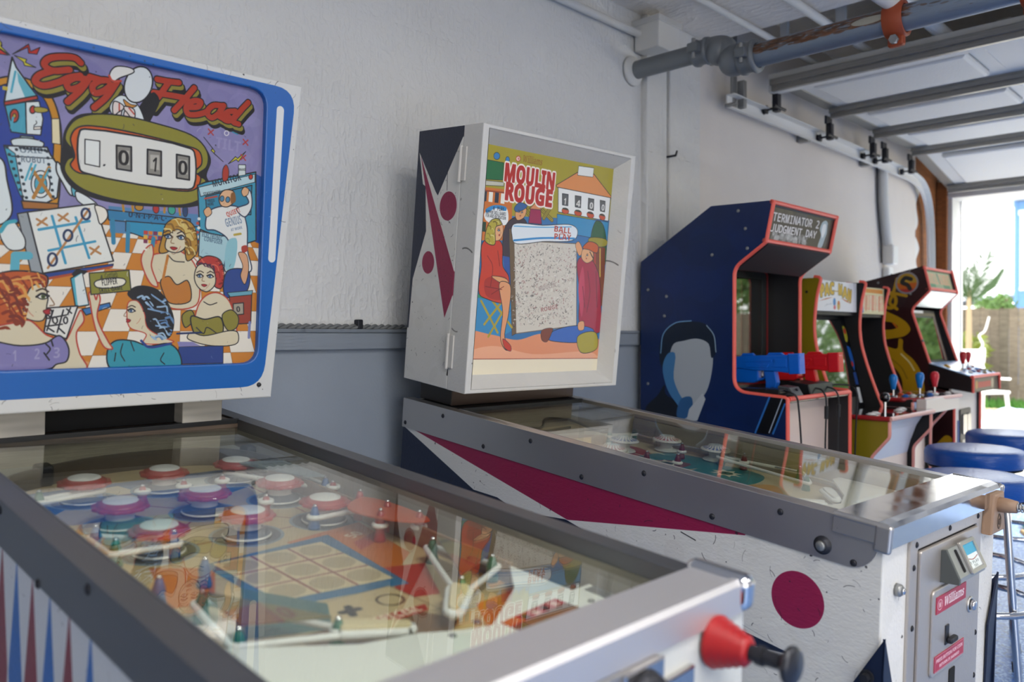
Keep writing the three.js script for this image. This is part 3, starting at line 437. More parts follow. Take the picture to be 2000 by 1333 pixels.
const fieldMoulin = canvasTex(860, 1800, (g, W, H) => {
  g.fillStyle = '#cdbd9a'; g.fillRect(0, 0, W, H); mottle(g, W, H, 120, 61, ['#dccfb2', '#b8a67e'], 20, 60, 0.3); g.fillStyle = '#a98f66'; g.fillRect(0, 0, 40, H); g.fillRect(760, 0, 100, H);
  blob(g, '#b07a3c', [80, 200, 400, 160, 700, 240, 720, 420, 420, 400, 120, 380]); blob(g, '#a82c26', [160, 420, 420, 420, 640, 460, 600, 600, 300, 640, 100, 560]); blob(g, '#1f7f86', [120, 620, 400, 600, 700, 640, 720, 860, 420, 840, 260, 900, 100, 800]);
  blob(g, '#7a3040', [360, 680, 560, 700, 600, 800, 420, 800]); blob(g, '#c98a4a', [100, 860, 300, 900, 380, 1080, 140, 1060]); blob(g, '#1f7f86', [420, 900, 700, 880, 700, 1060, 500, 1100]); blob(g, '#cf9a5a', [180, 1100, 420, 1080, 600, 1160, 400, 1300, 160, 1280]); blob(g, '#2f62a8', [300, 300, 380, 300, 380, 380, 300, 380]);
  for (const [x, y] of [[520, 740], [300, 740], [420, 980], [240, 960], [600, 960]]) { g.beginPath(); for (let k = 0; k < 16; k++) { const r = k & 1 ? 34 : 64; g.lineTo(x + r * Math.cos(k * 0.3927), y + r * Math.sin(k * 0.3927)); } g.closePath(); g.fillStyle = '#e6ddc2'; g.fill(); g.beginPath(); g.arc(x, y, 26, 0, 7); g.fillStyle = '#1d4a3c'; g.fill(); }
  words(g, 'MOULIN', [220, 1180, 420, 1180], 40, '#a82c26'); words(g, 'ROUGE', [240, 1240, 400, 1240], 40, '#a82c26'); for (let i = 0; i < 6; i++) { stroke(g, '#eee4cc', 8, [100 + i * 110, 560, 140 + i * 100, 640]); }
  chips(g, W, H, 220, 63, '#5a4a38', 1.2);
});
const cards = canvasTex(512, 256, (g) => { // two paper cards: red on the left half, blue lettering on the right
  g.fillStyle = '#b02a30'; g.fillRect(0, 0, 256, 256); g.fillStyle = '#6a4a34'; g.fillRect(0, 70, 256, 90); g.fillStyle = '#4a5a28'; g.fillRect(0, 120, 120, 40); g.fillStyle = '#c96a2c'; g.fillRect(0, 0, 60, 60);
  for (let i = 0; i < 4; i++) { g.fillStyle = i & 1 ? '#dfb9b0' : '#3a1a1c'; g.fillRect(70 + i * 46, 16, 26, 46); }
  words(g, 'BALLS PLAYED', [14, 226, 240, 226], 42, '#e8dcd8', 'bold sans-serif', '#3a2226', 8);
  g.fillStyle = '#e4e4de'; g.fillRect(256, 0, 256, 256); words(g, 'FLIPPER', [268, 150, 500, 150], 70, '#2f63b0', 'bold sans-serif', '#9ab6dc', 5); mottle(g, 0, 0, 0, 1, ['#fff'], 1, 1, 1);
});
const plaques = canvasTex(512, 256, (g) => {
  g.fillStyle = '#a8203c'; g.fillRect(0, 0, 512, 256); g.beginPath(); g.arc(58, 64, 38, 0, 7); g.strokeStyle = '#eac9cc'; g.lineWidth = 5; g.stroke(); words(g, 'W', [36, 84, 80, 84], 40, '#eac9cc'); words(g, 'Williams', [120, 92, 470, 92], 66, '#f0dcdc', 'italic serif', '#f0dcdc', 5);
  g.strokeStyle = '#d8a0a8'; g.lineWidth = 3; g.strokeRect(5, 133, 502, 118); words(g, 'PRESS BUTTON FOR COIN', [24, 186, 488, 186], 30, '#eccdd0'); words(g, 'RETURN IF JAMMED', [80, 234, 430, 234], 26, '#eccdd0');
});
const coinLabel = canvasTex(128, 160, (g) => { g.fillStyle = '#dfe6e6'; g.fillRect(0, 0, 128, 160); g.fillStyle = '#3aa0c4'; g.fillRect(0, 0, 128, 70); stroke(g, '#8a3a34', 5, [10, 90, 60, 104, 118, 92]); words(g, '1 PLAY', [14, 130, 112, 130], 18, '#7a8488'); words(g, '10¢', [40, 152, 86, 152], 16, '#7a8488'); });

// ---------------------------------------------------------------- the room (floor at y = 0, long wall at z = -2.03, garage opening at x = 6.9)
const ZW = -2.03, XE = 6.9, CEIL = 2.58, XL = -2.2, ZF = 3.3, HEAD = 2.3;
struct('floor', muv(bx(XL, XE + 0.25, -0.15, 0, ZW - 0.15, ZF + 0.15, 0)), M.floor);
struct('ceiling', muv(mergeGeometries([bx(XL, 3.4, CEIL, CEIL + 0.45, ZW - 0.15, ZF + 0.15, 0), bx(3.4, XE + 0.25, CEIL + 0.3, CEIL + 0.45, ZW - 0.15, ZF + 0.15, 0)])), M.ceiling); // higher over the open garage door
{
  const w = struct('wall_back', muv(bx(XL, 2.9, 1.235, CEIL, ZW - 0.15, ZW, 0)), M.stucco);
  struct('lower_wall', muv(bx(XL, 2.9, 0, 1.235, ZW - 0.15, ZW - 0.004, 0)), M.wainscot, w);
  struct('right_wall', muv(bx(2.9, 6.36, 0, CEIL + 0.3, ZW - 0.15, ZW - 0.002, 0)), M.drywall, w);
  struct('bare_plywood', muv(bx(6.36, XE, 0, CEIL + 0.3, ZW - 0.15, ZW - 0.012, 0)), M.woodBrown, w);
  for (let i = 0; i < 5; i++) struct('peeling_paint', face(smooth([[6.36, 0.3 + i * 0.42], [6.44 + 0.05 * (i % 2), 0.36 + i * 0.42], [6.4, 0.5 + i * 0.42], [6.47, 0.6 + i * 0.42], [6.36, 0.68 + i * 0.42]]), ZW - 0.012, ZW - 0.009), M.whitePaint, w);
  struct('trim_1', [bx(XL, 2.9, 1.176, 1.226, ZW - 0.004, ZW + 0.018, 0.004), bx(XL, 2.9, 1.226, 1.236, ZW - 0.004, ZW + 0.024, 0.002)], M.wainscot);
  struct('baseboard_back', bx(XL, 2.9, 0, 0.1, ZW - 0.004, ZW + 0.012, 0.003), M.whitePaint);
  struct('wall_left', muv(bx(XL - 0.15, XL, 0, CEIL, ZW - 0.15, ZF + 0.15, 0)), M.drywall);
  struct('wall_front', muv(mergeGeometries([bx(XL, -2, 0, CEIL, ZF, ZF + 0.15, 0), bx(0.7, XE, 0, CEIL + 0.3, ZF, ZF + 0.15, 0), bx(-2, 0.7, HEAD, CEIL, ZF, ZF + 0.15, 0)])), M.drywall); // an unseen open bay, added behind the viewpoint to let daylight in
  // the wall with the garage opening: a header and two narrow ends
  const r = struct('wall_right', muv(mergeGeometries([bx(XE, XE + 0.2, HEAD, CEIL + 0.3, ZW - 0.15, ZF + 0.15, 0), bx(XE, XE + 0.2, 0, HEAD, ZW - 0.15, -1.98, 0), bx(XE, XE + 0.2, 0, HEAD, 2.95, ZF + 0.15, 0)])), M.drywall);
  struct('wood_jamb', muv(bx(XE - 0.035, XE, 0, HEAD + 0.1, ZW - 0.01, -1.965, 0.003)), M.woodBrown, r);
  struct('white_jamb', [bx(XE, XE + 0.24, 0, HEAD, -1.99, -1.935, 0.004), bx(XE + 0.2, XE + 0.24, 0, HEAD + 0.1, -2.12, -1.925, 0.004)], M.whitePaint, r);
  struct('white_header', [bx(XE - 0.01, XE + 0.24, HEAD - 0.03, HEAD + 0.06, -1.99, 2.95, 0.004)], M.whitePaint, r);
  // pilaster of two boards at the end of the stucco wall, a dark gap between them
  const p = struct('pilaster', muv(bx(2.905, 3.055, 0, CEIL - 0.0, ZW - 0.05, -1.999, 0.006)), M.whitePaint.clone());
  p.material.map = rep(wallTone, 1); p.material.bumpMap = rep(stuccoBump, 1.5); p.material.bumpScale = 0.006;
  struct('board', muv(bx(3.072, 3.325, 0, CEIL, ZW - 0.05, -1.995, 0.008)), p.material, p);
  struct('gap', bx(3.04, 3.085, 0, CEIL, ZW - 0.05, -2.05, 0), M.blackMatt, p);
}
// ceiling conduits and pipes, painted over
function pipeRun(label, x0, x1, y, z, r, group, joints = []) {
  const t = thing('ceiling_pipe', label, 'pipe', [0, 0, 0], 0, group);
  part('pipe', rod([x0, y, z], [x1, y, z], r, r, 16), M.whitePaint, t);
  for (const x of joints) part('coupling', rod([x - 0.035, y, z], [x + 0.035, y, z], r * 1.45, r * 1.45, 16), M.whitePaint, t);
  for (let x = x0 + 0.4; x < x1; x += 1.3) part('strap', bx(x - 0.01, x + 0.01, y - r - 0.003, x < 3.39 ? CEIL : CEIL + 0.3, z - r - 0.004, z + r + 0.004, 0.002), M.whitePaint, t);
}
pipeRun('thin white conduit running in the corner above the stucco wall', XL + 0.02, 2.86, 2.478, ZW + 0.03, 0.016);
pipeRun('thin white ceiling conduit closest to the junction box', 0.6, 6.6, 2.55, -1.72, 0.014);
pipeRun('white ceiling conduit with a coupling, between a thin conduit and the thick pipe', 0.6, 6.6, 2.545, -1.46, 0.018, undefined, [2.55]);
pipeRun('thick white painted pipe along the ceiling', 1.9, 6.6, 2.535, -1.13, 0.03, undefined, [2.25]);
pipeRun('white ceiling pipe beside the rusty clamped branch pipe', 0.8, 6.6, 2.55, -0.72, 0.02);
single('junction_box', [bx(2.84, 3.0, 2.405, 2.53, -2.02, -1.9, 0.006), bx(2.832, 3.008, 2.51, 2.535, -2.03, -1.892, 0.004)], M.whitePaint, 'white painted junction box under the ceiling at the top of the pilaster', 'junction box');
{ // grey sprinkler main: a flanged stub from the wall, an offset coupling, the long rusty run with two orange clamps
  const X = 2.832, t = thing('sprinkler_main', 'grey steel sprinkler main crossing the ceiling with rust along its top', 'pipe');
  part('stub_pipe', rod([X, 2.325, ZW], [X, 2.325, -1.7], 0.037, 0.037, 28), M.zinc, t);
  part('wall_flange', lathe([[0, 0], [0.062, 0], [0.062, 0.012], [0.045, 0.03], [0, 0.03]], [X, 2.325, ZW], [0, 0, 1]), M.whitePaint, t);
  const rust = M.zinc.clone(); rust.map = canvasTex(512, 2048, (g, W, H) => { g.fillStyle = '#8b97a6'; g.fillRect(0, 0, W, H); mottle(g, W, H, 300, 81, ['#7c8894', '#9aa6b2'], 4, 26, 0.3); g.save(); g.translate(370, 0); mottle(g, 90, 250, 700, 82, ['#6e4a34', '#8a5f44', '#4e4038'], 2, 9, 0.75); g.restore(); g.save(); g.translate(385, 250); mottle(g, 60, 900, 90, 84, ['#6e4a34', '#4e4038'], 2, 9, 0.6); g.restore(); g.fillStyle = '#b9b6a8'; g.beginPath(); g.ellipse(400, 196, 26, 24, 0.1, 0, 7); g.fill(); chips(g, W, H, 160, 83, '#5a4438', 1.4); }, { repeat: true }); rust.color = C('#ffffff');
  part('main_pipe', rod([X, 2.258, ZF], [X, 2.258, -1.5], 0.043, 0.043, 32), rust, t);
  const coupling = (y, z, r) => [lathe([[r * 1.02, -0.035], [r * 1.34, -0.033], [r * 1.4, -0.02], [r * 1.25, -0.012], [r * 1.25, 0.012], [r * 1.4, 0.02], [r * 1.34, 0.033], [r * 1.02, 0.035]], [X, y, z], [0, 0, 1]), bx(X - 0.085, X - 0.05, y - 0.018, y + 0.018, z - 0.022, z + 0.022, 0.006), bx(X + 0.05, X + 0.085, y - 0.018, y + 0.018, z - 0.022, z + 0.022, 0.006)];
  const c1 = part('grooved_coupling', coupling(2.325, -1.69, 0.038), M.zinc, t), c2 = part('grooved_coupling', coupling(2.258, -1.49, 0.045), M.zinc, t);
  for (const [c, y, z] of [[c1, 2.325, -1.69], [c2, 2.258, -1.49]]) for (const s of [-1, 1]) part('bolt', rod([X + s * 0.068, y - 0.036, z], [X + s * 0.068, y + 0.036, z], 0.008, 0.008, 8), M.galv, c);
  part('elbow', [tube([[X, 2.325, -1.68], [X, 2.325, -1.635], [X, 2.318, -1.6], [X, 2.29, -1.575], [X, 2.264, -1.55], [X, 2.258, -1.5]], 0.047, false, 24, 20)], M.zinc, t);
  part('elbow', new THREE.SphereGeometry(0.056, 24, 16).translate(X, 2.312, -1.615), M.zinc, t); part('elbow', new THREE.SphereGeometry(0.06, 24, 16).translate(X, 2.262, -1.555), M.zinc, t);
  const orange = std('#9a4320', 0.55);
  for (const [z, dx, lab] of [[-0.965, -1, 'upper'], [-0.575, 1, 'lower']]) {
    const k = part('orange_clamp', [lathe([[0.046, -0.03], [0.058, -0.03], [0.06, 0], [0.058, 0.03], [0.046, 0.03]], [X, 2.258, z], [0, 0, 1]), bx(X - 0.014, X + 0.014, 2.17, 2.205, z - 0.026, z + 0.026, 0.008), bx(X - 0.014, X + 0.014, 2.31, 2.35, z - 0.026, z + 0.026, 0.008)], orange, t);
    part('bolt', [rod([X - 0.03, 2.188, z], [X + 0.03, 2.188, z], 0.009, 0.009, 8), rod([X - 0.034, 2.188, z], [X - 0.018, 2.188, z], 0.015, 0.015, 6)], M.galv, k); part('bolt', rod([X - 0.03, 2.332, z], [X + 0.03, 2.332, z], 0.009, 0.009, 8), M.galv, k);
    part('branch_pipe', dx < 0 ? rod([X - 0.02, 2.3, z - 0.0], [X - 0.62, 2.42, z - 0.16], 0.024, 0.024, 18) : [rod([X + 0.02, 2.235, z], [X + 0.42, 2.215, z + 0.1], 0.026, 0.026, 18), rod([X + 0.36, 2.218, z + 0.085], [X + 0.44, 2.214, z + 0.105], 0.034, 0.034, 18)], M.whitePaint, t);
  }
  part('pipe_hanger', [rod([X, 2.3, 0.6], [X, CEIL, 0.6], 0.006), lathe([[0.046, -0.012], [0.05, -0.012], [0.05, 0.012], [0.046, 0.012]], [X, 2.258, 0.6], [0, 0, 1])], M.galv, t);
}
// ---------------------------------------------------------------- the sectional garage door, open under the ceiling
{
  const D = struct('door_1', muv(bx(3.8, 3.86, 2.415, 2.455, -1.9, 2.85, 0.004)), M.whitePaint), Y = 2.47;
  const secs = [[3.8, 4.5, 0, 0], [4.5, 5.14, 0, 0], [5.14, 5.82, 0, 0], [5.82, 6.66, 0, -0.16]], door = M.whitePaint;
  secs.forEach(([x0, x1, d0, d1], i) => {
    const L = Math.hypot(x1 - x0, d1 - d0), a = Math.atan2(d1 - d0, x1 - x0), place = (g) => xf(g, [x0, Y + d0, 0], 0, 0, a);
    const s = part('door_section', place(bx(0, L - 0.004, 0, 0.035, -1.9, 2.85, 0.004)), door, D);
    for (let k = 0; k < 5; k++) { const z0 = -1.8 + k * 0.94, z1 = z0 + 0.8, o = [[0.11, z0], [L - 0.11, z0], [L - 0.11, z1], [0.11, z1]], q = [[0.155, z0 + 0.06], [L - 0.155, z0 + 0.06], [L - 0.155, z1 - 0.06], [0.155, z1 - 0.06]];
      part('raised_panel', place(mergeGeometries([plate(o, -0.004, 0, 0, [q]), plate(q, -0.034, 0, 0.016)])), door, s); }
    part('stile', place(bx(0.02, L - 0.02, -0.006, 0.0, -1.9, -1.83, 0.002)), M.galv, s);
  });
  const strut = std('#8d8a85', 0.6, { metalness: 0.25, roughnessMap: rep(brushed, 4, 1) });
  for (const [x, y] of [[3.8, Y], [4.5, Y], [5.14, Y], [5.82, Y], [6.6, Y - 0.15]]) part('strut', [bx(x - 0.03, x + 0.035, y - 0.03, y, -1.88, 2.84, 0.003), bx(x - 0.012, x + 0.014, y - 0.055, y - 0.028, -1.88, 2.84, 0.003)], strut, D);
  part('bottom_seal', bx(6.64, 6.68, Y - 0.185, Y - 0.155, -1.9, 2.85, 0.01), M.whitePlastic, D);
  const hinge = M.darkIron;
  for (const [x, y] of [[3.86, Y - 0.02], [4.5, Y - 0.05], [5.14, Y - 0.05], [5.34, Y - 0.05], [5.82, Y - 0.05]]) {
    const h = part('hinge', [bx(x - 0.04, x + 0.04, y - 0.035, y + 0.01, -1.9, -1.888, 0.003), bx(x - 0.018, x + 0.02, y - 0.12, y - 0.03, -1.902, -1.87, 0.004), rod([x - 0.05, y - 0.1, -1.875], [x + 0.07, y - 0.1, -1.875], 0.008, 0.008, 8)], hinge, D);
    part('roller', [rod([x, y - 0.1, -1.87], [x, y - 0.1, -1.95], 0.006), lathe([[0, -0.008], [0.022, -0.008], [0.018, 0], [0.022, 0.008], [0, 0.008]], [x, y - 0.1, -1.945], [0, 0, 1])], hinge, h);
  }
  const track = thing('door_track', 'white steel garage door track along the top of the wall, curving down at the corner', 'door track');
  const P = [[3.5, 2.325, -1.94], [4.6, 2.325, -1.94], [5.7, 2.322, -1.945], [6.1, 2.318, -1.955], [6.3, 2.29, -1.965], [6.44, 2.22, -1.975], [6.53, 2.1, -1.985], [6.56, 1.9, -1.985], [6.57, 1.6, -1.985], [6.58, 0.9, -1.985], [6.58, 0.02, -1.985]];
  const c = new THREE.CatmullRomCurve3(P.map(V)), prof = shape([[-0.03, -0.022], [-0.03, 0.022], [0.03, 0.022], [0.03, 0.004], [0.026, 0.004], [0.026, 0.018], [-0.026, 0.018], [-0.026, -0.022]]);
  part('rail', new THREE.ExtrudeGeometry(prof, { steps: 90, bevelEnabled: false, extrudePath: c }), M.whitePaint, track);
  part('hanger', [bx(3.55, 3.59, 2.31, CEIL + 0.3, -1.97, -1.955, 0.002), bx(3.6, 3.63, 2.31, 2.44, -1.96, -1.925, 0.002)], M.galv, track, 'slotted steel angle hanger');
  for (const x of [4.4, 5.3]) part('wall_bracket', [bx(x, x + 0.04, 2.29, 2.36, ZW, -1.965, 0.003)], M.galv, track);
  part('end_bolt', rod([3.49, 2.3, -1.96], [3.49, 2.3, -1.9], 0.01, 0.01, 8), M.galv, track);
}
{ // white drop pipe and its box on the right-hand wall
  const t = thing('wall_conduit', 'white flexible conduit dropping down the wall to a small box above the arcade machines', 'conduit');
  part('pipe', tube([[5.62, 2.36, -2.0], [5.64, 2.1, -2.0], [5.69, 1.9, -2.0], [5.74, 1.8, -2.0]], 0.032, false, 30, 16), M.whitePaint, t);
  part('elbow_box', bx(5.695, 5.79, 1.69, 1.82, ZW, -1.955, 0.012), M.whitePlastic, t);
  part('edge_wire', tube([[5.575, 2.36, -2.02], [5.585, 2.1, -2.02], [5.63, 1.9, -2.02], [5.66, 1.7, -2.02]], 0.006), M.darkIron, t);
  const u = thing('wall_remote', 'small white remote control box on the wall under the conduit', 'control box'); part('shell', bx(5.7, 5.79, 1.52, 1.675, ZW, -1.985, 0.015), M.whitePlastic, u); part('button', bx(5.732, 5.762, 1.61, 1.63, -1.99, -1.981, 0.003), M.darkIron, u);
}
{ // the braided cable that lies on the ledge
  const a = [], b = []; for (let i = 0; i <= 240; i++) { const x = 0.7 + i * 0.0075, p = i * 0.9; a.push([x, 1.243 + 0.004 * Math.sin(p), ZW + 0.012 + 0.004 * Math.cos(p)]); b.push([x, 1.243 - 0.004 * Math.sin(p), ZW + 0.012 - 0.004 * Math.cos(p)]); }
  const t = thing('ledge_cable', 'grey twisted cable lying along the ledge of the stucco wall', 'cable');
  const grey = std('#6d6f70', 0.7); part('strand', tube(a, 0.005, false, 480, 6), grey, t); part('strand', tube(b, 0.005, false, 480, 6), grey, t); part('clip', bx(1.43, 1.45, 1.236, 1.265, ZW, ZW + 0.022, 0.004), M.darkIron, t);
}
single('wall_hook', [rod([3.066, 2.0, -2.01], [3.066, 2.0, -1.96], 0.005, 0.005, 8), rod([3.066, 2.0, -1.962], [3.066, 2.02, -1.955], 0.005, 0.004, 8)], M.darkIron, 'small dark hook driven into the gap between the pilaster boards', 'hook');
single('power_cord', tube([[2.1, 1.16, -2.0], [2.14, 1.08, -1.98], [2.2, 1.0, -1.97], [2.24, 0.85, -1.98], [2.26, 0.5, -2.0], [2.2, 0.02, -1.96]], 0.007, false, 60), M.rubberBlack, 'black power cord hanging down the wall behind the cream pinball machine', 'power cord');

{ // long ceiling lamps added out of view behind the viewpoint to brighten the room
  [[0.5, 0.35], [2.6, 1.5], [0.2, 2.0]].forEach(([x, z], i) => {
    const t = thing('added_fill_lamp', ['added long white ceiling lamp, out of view, above the blue-fronted pinball machine', 'added long white ceiling lamp, out of view, over the middle of the floor', 'added long white ceiling lamp, out of view, near the front wall'][i], 'lamp', [x, CEIL, z]);
    part('fill_lamp_housing', bx(-0.66, 0.66, -0.045, 0, -0.14, 0.14, 0.008), M.whitePaint, t);
    part('fill_lamp_diffuser', bx(-0.63, 0.63, -0.06, -0.044, -0.12, 0.12, 0.006), std('#f4f1ea', 0.5, { emissive: new THREE.Color(1, 0.96, 0.9), emissiveIntensity: 3 }), t);
    const l = new THREE.RectAreaLight(new THREE.Color(1, 0.95, 0.88), FILL_LAMP, 1.26, 0.24); l.position.set(0, -0.07, 0); l.rotation.x = -Math.PI / 2; t.add(l);
  });
}

// ---------------------------------------------------------------- pinball machines
// Local axes: x across (0..0.57), y up from the glass line, z towards the player (0 at the lock bar, -1.41 at the rear)
const PW = 0.57, PL = 1.41, FRONT = 4 * deg, zf = (y) => -y * Math.tan(FRONT); // the cabinet front leans out a little below the lock bar
function machine(name, label, T, yaw, tilt, roll) {
  const c = [PW / 2, -T[1] + 0.02, -PL / 2], g = thing(name, label, 'pinball machine');
  g.rotation.set(tilt * deg, yaw * deg, roll * deg, 'YXZ');
  g.position.copy(V(c).applyEuler(g.rotation)).add(V(T));
  const P = (n, geo, mat, lab) => { const m = part(n, geo, mat, g, lab); m.position.set(-c[0], -c[1], -c[2]); return m; };
  return [g, P];
}
function pinballBody(P, art, artScale, o) {
  const y0 = -0.43, y1 = -0.56, sideMat = std('#ffffff', 0.42, { map: art, bumpMap: rep(paintBump, 6), bumpScale: 0.0005 }), pts = [[-PL, -0.004], [-PL, y1], [zf(y0) - 0.004, y0], [0, -0.004]];
  const uvSide = (g) => puv(g, 2, -PL - 0.01, -PL - 0.01 + artScale[0], 1, -artScale[1], 0);
  P('cabinet_side', uvSide(side(pts, 0, 0.018, 0.002)), sideMat); P('cabinet_side', uvSide(side(pts, PW - 0.018, PW, 0.002)), sideMat);
  P('cabinet_front', muv(xf(bx(0.002, PW - 0.002, y0, -0.004, -0.018, 0, 0.004), [0, 0, 0], -FRONT)), o.front);
  P('cabinet_back', bx(0.018, PW - 0.018, y1, -0.004, -PL, -PL + 0.018, 0), o.front);
  P('cabinet_floor', xf(bx(0.018, PW - 0.018, -0.012, 0, -1.36, 0, 0), [0, y0 + 0.03, 0], -0.092), M.woodDark);
  // inner side strips that carry the glass, and the deck in front of the backbox
  for (const s of [0, 1]) P('inner_rail', muv(bx(s ? PW - 0.034 : 0.018, s ? PW - 0.018 : 0.034, -0.14, -0.02, -1.3, -0.05, 0.002)), o.inner);
  P('rear_deck', muv(bx(0.018, PW - 0.018, -0.016, -0.002, -PL + 0.018, -1.188, 0.003)), o.deck);
  P('glass_channel', bx(0.03, PW - 0.03, -0.008, 0.004, -1.2, -1.188, 0.002), M.black);
  P('back_panel', bx(0.034, PW - 0.034, -0.11, -0.016, -1.215, -1.2, 0), o.inner);
  P('playfield_glass', xf(bx(0.02 - PW / 2, PW / 2 - 0.02, -0.0065, -0.0025, -1.188, -0.05, 0), [PW / 2, o.seat ? -0.006 : 0, 0], 0, 0, (o.seat ?? 0) * deg), M.glass);
  for (const s of [0, 1]) { // steel side rails
    const rh = o.rh, X = s ? PW : 0, lo = s ? PW : -0.0022, hi = s ? PW + 0.0022 : 0, end = 0.05;
    const arc = []; for (let i = 0; i <= 8; i++) { const a = (i / 8) * Math.PI / 2; arc.push([-0.012 - end + end * Math.sin(a) + 0.006, -rh + end - end * Math.cos(a)]); }
    const r = P('side_rail', [side([[-PL, 0.001], [-PL, -rh], ...arc, [-0.004, 0.001]], lo, hi), muv(bx(s ? PW - 0.032 : -0.002, s ? PW + 0.002 : 0.032, -0.001, 0.002, -PL, -0.05, 0.001)), bx(s ? PW - 0.034 : 0.03, s ? PW - 0.03 : 0.034, -0.02, 0.003, -1.19, -0.06, 0.0015)].map((g) => muv(g, 1, false)), o.rail);
    o.screws.forEach(([z, y]) => part('screw', lathe([[0, 0.003], [0.004, 0.0025], [0.0065, 0], [0, 0]], [s ? hi : lo, y, z], [s ? 1 : -1, 0, 0], 12), M.darkIron, r));
    const b = P('flipper_button', lathe([[0, 0.008], [0.009, 0.008], [0.0125, 0.005], [0.0125, 0.002], [0.017, 0.001], [0.017, -0.001], [0, -0.001]], [s ? hi : lo, -0.06, -0.103], [s ? 1 : -1, 0, 0], 24), M.darkIron);
    part('button_cap', lathe([[0, 0.0125], [0.007, 0.012], [0.0095, 0.008], [0, 0.008]], [s ? hi : lo, -0.06, -0.103], [s ? 1 : -1, 0, 0], 24), M.galv, b);
  }
  for (const s of [0, 1]) for (const front of [1, 0]) { // angle legs
    const bottom = front ? -0.905 : -1.03, z0 = front ? 0.018 : -PL, sgn = s ? 1 : -1, top = front ? -0.187 : -0.25, dz = front ? -1 : 1, X = s ? PW : 0;
    const out = [[z0 - dz * 0.004, top], [z0 + dz * 0.046, top - 0.105], [z0 + dz * 0.044 + 0.03 * front, bottom], [z0 - dz * 0.012 + 0.045 * front, bottom]];
    const l = P('leg', [side(out, s ? X : X - 0.005, s ? X + 0.005 : X), face([[X + sgn * 0.005, top], [X + sgn * 0.005, bottom], [X - sgn * 0.03, bottom], [X - sgn * 0.042, top - 0.105]], z0 - dz * 0.0, z0 - dz * 0.0 + 0.004).applyMatrix4(new THREE.Matrix4().makeShear(0, 0, 0, front ? -0.05 : 0, 0, 0)).translate(0, 0, front ? -0.008 : 0)], o.leg);
    for (const y of [-0.262, -0.33]) part('bolt', [rod([X + sgn * 0.004, y, z0 + dz * 0.018], [X + sgn * 0.02, y, z0 + dz * 0.018], 0.008, 0.008, 6), rod([X + sgn * 0.005, y, z0 + dz * 0.018], [X + sgn * 0.009, y, z0 + dz * 0.018], 0.012)], M.darkIron, l);
    part('foot', rod([X, bottom + 0.01, z0 + 0.045 * front + dz * 0.02], [X, bottom - 0.035, z0 + 0.05 * front + dz * 0.02], 0.018, 0.022), M.galv, l);
  }
}
const ring = (pts, y, r) => tube(pts.map((p) => [p[0], y, p[1]]), r, true, pts.length * 10, 8, 0.25);
const unit = (n) => { const l = Math.hypot(n[0], n[1]) || 1; return [n[0] / l, n[1] / l]; };
function bandAround(posts, y, R, r) { // a rubber ring stretched round posts
  const N = posts.length, area = posts.reduce((s, p, i) => { const q = posts[(i + 1) % N]; return s + p[0] * q[1] - q[0] * p[1]; }, 0), list = area < 0 ? [...posts].reverse() : posts, o = [];
  list.forEach((p, i) => {
    const a = list[(i + N - 1) % N], b = list[(i + 1) % N], A = unit([p[1] - a[1], a[0] - p[0]]), B = unit([b[1] - p[1], p[0] - b[0]]);
    const m = Math.hypot(A[0] + B[0], A[1] + B[1]) < 0.05 ? unit([p[0] - a[0], p[1] - a[1]]) : unit([A[0] + B[0], A[1] + B[1]]);
    for (const d of [A, m, B]) o.push([p[0] + d[0] * R, p[1] + d[1] * R]);
  });
  return ring(o, y, r);
}
const PF = -0.08; // playfield level
function post(P, x, z, mat, h = 0.036) { const p = P('post', lathe([[0, h], [0.004, h], [0.006, h - 0.006], [0.0085, h - 0.014], [0.007, 0.016], [0.01, 0.004], [0.01, 0], [0, 0]], [x, PF, z], [0, 1, 0], 14), mat); part('screw', lathe([[0, h + 0.005], [0.0035, h + 0.003], [0.0035, h], [0, h]], [x, PF, z], [0, 1, 0], 10), M.chrome, p); return p; }
const inner = std('#a49e90', 0.65, { map: rep(plank, 3, 2) });

